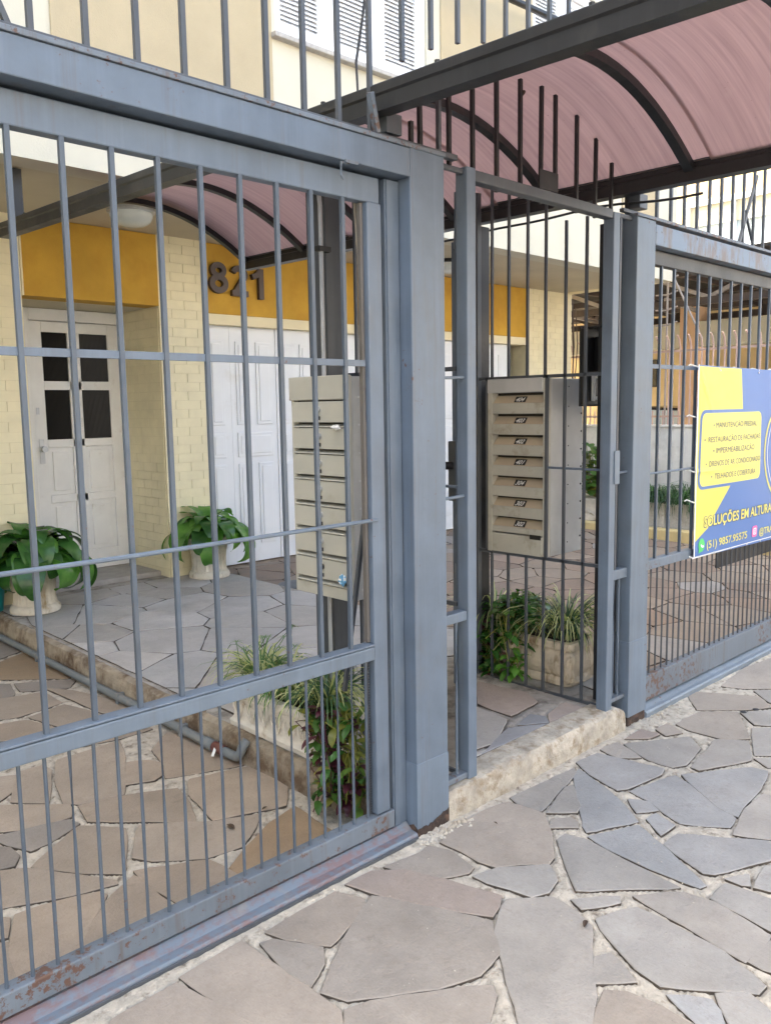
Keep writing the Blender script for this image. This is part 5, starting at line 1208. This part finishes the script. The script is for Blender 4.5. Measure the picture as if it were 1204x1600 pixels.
for k, (y, lab) in enumerate(((1.95, 'tuft of dark grassy leaves in the far bed nearest the banner'), (2.35, 'second tuft of dark grassy leaves in the far bed'), (2.72, 'tuft of dark grassy leaves in the far bed beside the right gate post'))):
    b_ = rect_loft('trough', 'planter_chalk', None, 8.70, 8.95, y-.18, y+.18, [(.161, 0), (.17, .01), (.30, .0), (.40, .004), (.42, .02), (.445, .02), (.445, -.01)], .03, .004, 6)
    tag(b_, ['pale trough in the far bed nearest the banner', 'pale trough in the far bed, second from the banner', 'pale trough in the far bed seen beside the right gate post'][k], 'planter', 'troughs in the far bed')
    grass_plant('grassy_plant', (8.80, y, .44), 230, .50, .016, [('blade_dark', .75), ('blade_green', .25)], lab, 'plant', grp, .13, (40, 85), (110, 170))
b_ = rect_loft('trough', 'planter_chalk', None, 8.65, 8.95, 3.25, 3.75, [(.161, 0), (.17, .01), (.30, .0), (.40, .004), (.42, .02), (.445, .02), (.445, -.01)], .05, .006, 6)
tag(b_, 'whitish rounded trough in the far bed under the round-leaved plant', 'planter', 'troughs in the far bed')
def round_leaf(t): return max(.1, math.sin(math.pi*min(1, t*.94+.03))**.5)
prof = round_leaf
t = thing('round_leaf_plant', (8.8, 3.45, .44), 'leafy plant with round bright leaves beside the right gate post', 'plant')
m = MB(); m2 = MB()
for i in range(150):
    a = random.uniform(0, 6.28); rr = .22*math.sqrt(random.random()); h = random.uniform(.08, .62)
    prof = round_leaf; leaf_points((8.8+rr*math.cos(a), 3.45+rr*math.sin(a)*1.2, .44+h), a, .11, .11, R(random.uniform(-20, 50)), R(60), 4, .15, 0, m)
    m2.tube([(8.8, 3.45, .44), (8.8+rr*math.cos(a)*.7, 3.45+rr*math.sin(a)*.9, .44+h*.6), (8.8+rr*math.cos(a), 3.45+rr*math.sin(a)*1.2, .44+h)], .004, 4)
tag(m.build('leaves', 'leaf_small', t, smooth=True, fix=False), kind='stuff'); m2.build('stems', 'leaf_olive', t)
for k, (y, r) in enumerate(((3.05, .17), (3.5, .13))):
    m = MB(); m.lathe((8.62, y, .15), [(r*.7, 0), (r, r*.35), (r*.9, r*.7), (r*.5, r*.95), (r*.1, r)], 12); o = m.build('rock', 'planter_stained', smooth=True); tag(o, ['larger brown rock in the far bed near the gate post', 'smaller brown rock in the far bed before the whitish trough'][k], 'rock', 'rocks in the far bed')
# ------------------------------------------------------------------ the neighbour's yard, sunlit, beyond the wall
MB().box(9.7, 30, -.2, 14, -.12, .02).build('yard', 'concrete')['kind'] = 'structure'
CP = thing('carport', (12.0, 4.0, 0), 'dark steel-trussed carport roof in the neighbouring yard', 'carport')
MB().box(9.95, 15.998, -.1, 11.5, 3.32, 3.36).build('roof_sheet', 'roof_dark', CP)
for x in (10.6, 12.6, 14.6):
    m = MB(); m.sq((x, 1.4, 2.86), (x, 9.3, 2.86), .07, .09); m.sq((x, 1.4, 3.24), (x, 9.3, 3.24), .07, .09); m.build('chord', 'truss_brown', CP)
    y = 1.5; s_ = 1
    while y < 9.0:
        m = MB(); m.sq((x+.0, y, 2.90 if s_ > 0 else 3.20), (x, y+.75, 3.20 if s_ > 0 else 2.90), .05, .05); m.build('strut', 'truss_pale' if x < 11 else 'truss_brown', CP); y += .75; s_ = -s_
for y in (1.8, 3.6, 5.4, 7.2):
    m = MB(); m.sq((10.0, y, 3.285), (15.5, y, 3.285), .05, .07); m.build('purlin', 'truss_brown', CP)
    m = MB(); m.sq((10.62, y, 2.93), (14.6, y+.9, 2.93), .05, .05); m.build('tie', 'truss_pale', CP)
for x, y in ((10.6, 1.5), (10.6, 5.3), (14.6, 5.3), (14.6, 9.0)):
    MB().box(x-.06, x+.06, y-.06, y+.06, .02, 2.815).build('post', 'truss_brown', CP)
NH = thing('neighbour_house', (16.5, 6.0, 0), 'yellow house beyond the carport with a peach pillar and bright upper window', 'house')
m = MB(); m.box(16.0, 16.2, -1, 14, .02, 3.3); m.box(16.0, 16.2, -1, 14, 3.3, 4.4); m.box(16.0, 16.2, -1, 4.2, 4.4, 5.8); m.box(16.0, 16.2, 6.1, 14, 4.4, 5.8); m.box(16.0, 16.2, -1, 14, 5.8, 8.5); m.box(16.0, 16.2, 4.2, 6.1, 5.42, 5.8); m.build('wall', 'house_yellow', NH)
m = MB(); m.box(16.2, 24, -1, -.8, .02, 8.5); m.box(16.2, 24, 13.8, 14, .02, 8.5); m.build('side_wall', 'house_yellow', NH)
MB().box(15.7, 24.3, -1.3, 14.3, 8.502, 8.7).build('roof', 'concrete', NH)
f = MB(); f.box(15.97, 16.08, 4.2, 4.30, 4.4, 5.42); f.box(15.97, 16.08, 6.0, 6.1, 4.4, 5.42); f.box(15.97, 16.08, 4.30, 6.0, 5.32, 5.42); f.box(15.97, 16.08, 4.30, 6.0, 4.4, 4.46); f.box(15.98, 16.07, 5.10, 5.18, 4.46, 5.32); w = f.build('window', 'shutter_white', NH, bevel=.005)
MB().box(16.09, 16.12, 4.3, 6.0, 4.46, 5.32).build('pane', 'car_glass', w)
MB().box(16.03, 16.06, 4.3, 5.1, 4.95, 5.32).build('blind', 'cream_light', w); MB().box(16.03, 16.06, 5.18, 6.0, 4.95, 5.32).build('blind', 'cream_light', w)
MB().box(12.3, 12.62, 3.95, 4.25, .02, 3.0).build('pillar', 'peach_render', NH); MB().box(12.3, 12.62, 2.0, 2.3, .02, 3.0).build('pillar', 'peach_render', NH)
MB().box(12.32, 12.6, -.8, 8, 2.40, 2.78).build('beam', 'cream_light', NH, bevel=.01)
for y, z0, z1 in ((2.7, 1.9, 2.45), (6.6, 1.9, 2.45)):
    f = MB(); f.box(15.96, 16.01, y, y+1.4, z0, z1); g = f.build('window', 'glass_dark', NH)
    for k in range(8):
        m = MB(); m.sq((15.94, y+.1+k*.17, z0), (15.94, y+.1+k*.17, z1), .02, .02); m.build('grille_bar', 'truss_brown', g)
CR = thing('parked_car', (13.5, 4.6, 0), 'dark parked car under the carport, its pale windscreen just showing over the wall', 'car')
body = [(2.6, .35), (2.6, .75), (2.9, .92), (3.8, 1.0), (4.5, 1.48), (5.6, 1.52), (6.4, 1.05), (6.75, 1.0), (6.8, .4)]
m = MB(); m.prism([(y, z) for y, z in body], 'x', 13.0, 14.7); cb_ = m.build('body', 'car_paint', CR, bevel=.06)
m = MB(); m.add([(13.12, 3.83, 1.045), (14.58, 3.83, 1.045), (14.5, 4.44, 1.475), (13.2, 4.44, 1.475)], [(0, 1, 2, 3)]); m.build('windscreen', 'car_glass', CR)
m = MB(); m.add([(12.99, 4.05, 1.06), (12.99, 4.56, 1.44), (12.99, 5.55, 1.47), (12.99, 6.2, 1.08)], [(0, 1, 2, 3)]); m.build('side_window', 'car_glass', CR)
for x in (13.1, 14.6):
    for y in (3.35, 5.95):
        m = MB(); m.tube([(x-.1, y, .33), (x+.1, y, .33)], .31, 20); w = m.build('wheel', 'tyre', CR)
        m = MB(); m.tube([(x-.105, y, .33), (x+.105, y, .33)], .19, 14); m.build('rim', 'galvanised', w)
# old pipes and wires on the corner of our building
m = MB(); m.box(9.40, 9.46, 4.30, 4.42, 1.7, 2.85); m.tube([(9.43, 4.26, 1.75), (9.43, 4.24, 2.3), (9.43, 4.27, 2.9)], .015, 6); m.tube([(9.44, 4.22, 1.9), (9.46, 4.2, 2.35), (9.43, 4.22, 2.8)], .008, 5)
tag(m.build('cable_duct', 'truss_brown'), 'brown cable duct with loose wires on the corner of the cream pier', 'duct')
m = MB()
m.tube([(9.62, 3.05, 1.3), (9.62, 3.05, 3.3)], .014, 6); m.tube([(9.62, 2.6, 2.3), (9.62, 3.05, 3.2)], .012, 6)
for k in range(4): m.tube([(9.62, 3.20, 2.50+k*.18), (9.60, 3.05, 2.49+k*.18), (9.62, 2.92, 2.53+k*.18)], .010, 5)
tag(m.build('service_mast', 'truss_pale'), 'pale service mast with wire hooks at the boundary railing', 'mast')
TR = thing('tree', (15.0, 2.75, 0), 'small sunlit tree in front of the upper window of the yellow house', 'tree')
m = MB(); m.tube([(15.0, 2.75, .0), (15.02, 2.7, 1.6), (14.97, 2.78, 3.2), (15.0, 2.8, 4.4)], .09, 8, .03); m.build('trunk', 'truss_brown', TR, smooth=True)
m = MB()
for i in range(14):
    a = i*2.4; m.tube([(15.0, 2.78, 3.6+.05*i), (15.0+.35*math.cos(a), 2.78+.35*math.sin(a), 4.0+.06*i), (15.0+.6*math.cos(a), 2.78+.6*math.sin(a), 4.2+.07*i)], .02, 5, .006)
m.build('limbs', 'truss_brown', TR)
m = MB(); prof = small_leaf
for i in range(1500):
    a, b_ = random.uniform(0, 6.28), random.uniform(-1, 1); rr = .85*random.random()**.4; c_ = math.sqrt(1-b_*b_)
    q = Vector((15.0+rr*c_*math.cos(a), 2.78+rr*c_*math.sin(a), 4.55+.7*rr*b_))
    if noise.noise(q*2.2) < -.05: continue
    leaf_points(q, random.uniform(0, 6.28), .14, .06, R(random.uniform(-40, 50)), R(50), 3, .2, 0, m)
tag(m.build('crown', 'tree_leaf', TR, fix=False), kind='stuff')
# ------------------------------------------------------------------ unseen houses across the street (behind the camera), added to bounce sunlight
for k, (a, b_, h, c, lab) in enumerate(((-34, -12.5, 7.5, 'bounce_grey', 'unseen long grey house across the street, added for bounced light, towards the left'), (-12, 3.5, 9.5, 'bounce_grey', 'unseen tall grey house across the street, added for bounced light, facing the gates'), (4, 22, 7.0, 'bounce_grey', 'unseen low grey house across the street, added for bounced light, towards the right'), (22.5, 42, 8.5, 'bounce_grey', 'unseen grey house across the street, added for bounced light, far to the right'))):
    OH = thing('added_house', ((a+b_)/2, -17, 0), lab, 'house', 'added houses across the street')
    MB().box(a, b_, -22, -13.2, -.1, h).build('wall', c, OH); MB().box(a-.2, b_+.2, -22.2, -13.0, h+.002, h+.25).build('roof', 'concrete', OH)
    x = a+1.2
    while x < b_-2:
        for z in (1.2, 4.3):
            f = MB(); f.box(x, x+1.4, -13.205, -13.14, z, z+.06); f.box(x, x+1.4, -13.205, -13.14, z+1.34, z+1.4); f.box(x, x+.06, -13.205, -13.14, z+.06, z+1.34); f.box(x+1.34, x+1.4, -13.205, -13.14, z+.06, z+1.34)
            w = f.build('window', 'shutter_white', OH); MB().box(x+.06, x+1.34, -13.2, -13.17, z+.06, z+1.34).build('pane', 'glass_dark', w)
        x += 3.2

NL = thing('added_house', (-8.5, 5, 0), 'unseen grey-beige house on the left at the pavement line, added to block side light', 'house')  # unseen house, added to keep low light from the left off the gates
MB().box(-14, -3.25, .05, 12.5, -.1, 9.0).build('wall', 'next_door', NL); MB().box(-14.2, -3.22, -.2, 12.7, 9.002, 9.25).build('roof', 'concrete', NL)
for x in (-12.6, -9.8, -7.0):
    for z in (1.0, 4.2):
        f = MB(); f.box(x, x+1.4, .0, .045, z, z+.06); f.box(x, x+1.4, .0, .045, z+1.34, z+1.4); f.box(x, x+.06, .0, .045, z+.06, z+1.34); f.box(x+1.34, x+1.4, .0, .045, z+.06, z+1.34)
        w = f.build('window', 'shutter_white', NL); MB().box(x+.06, x+1.34, .02, .045, z+.06, z+1.34).build('pane', 'glass_dark', w)
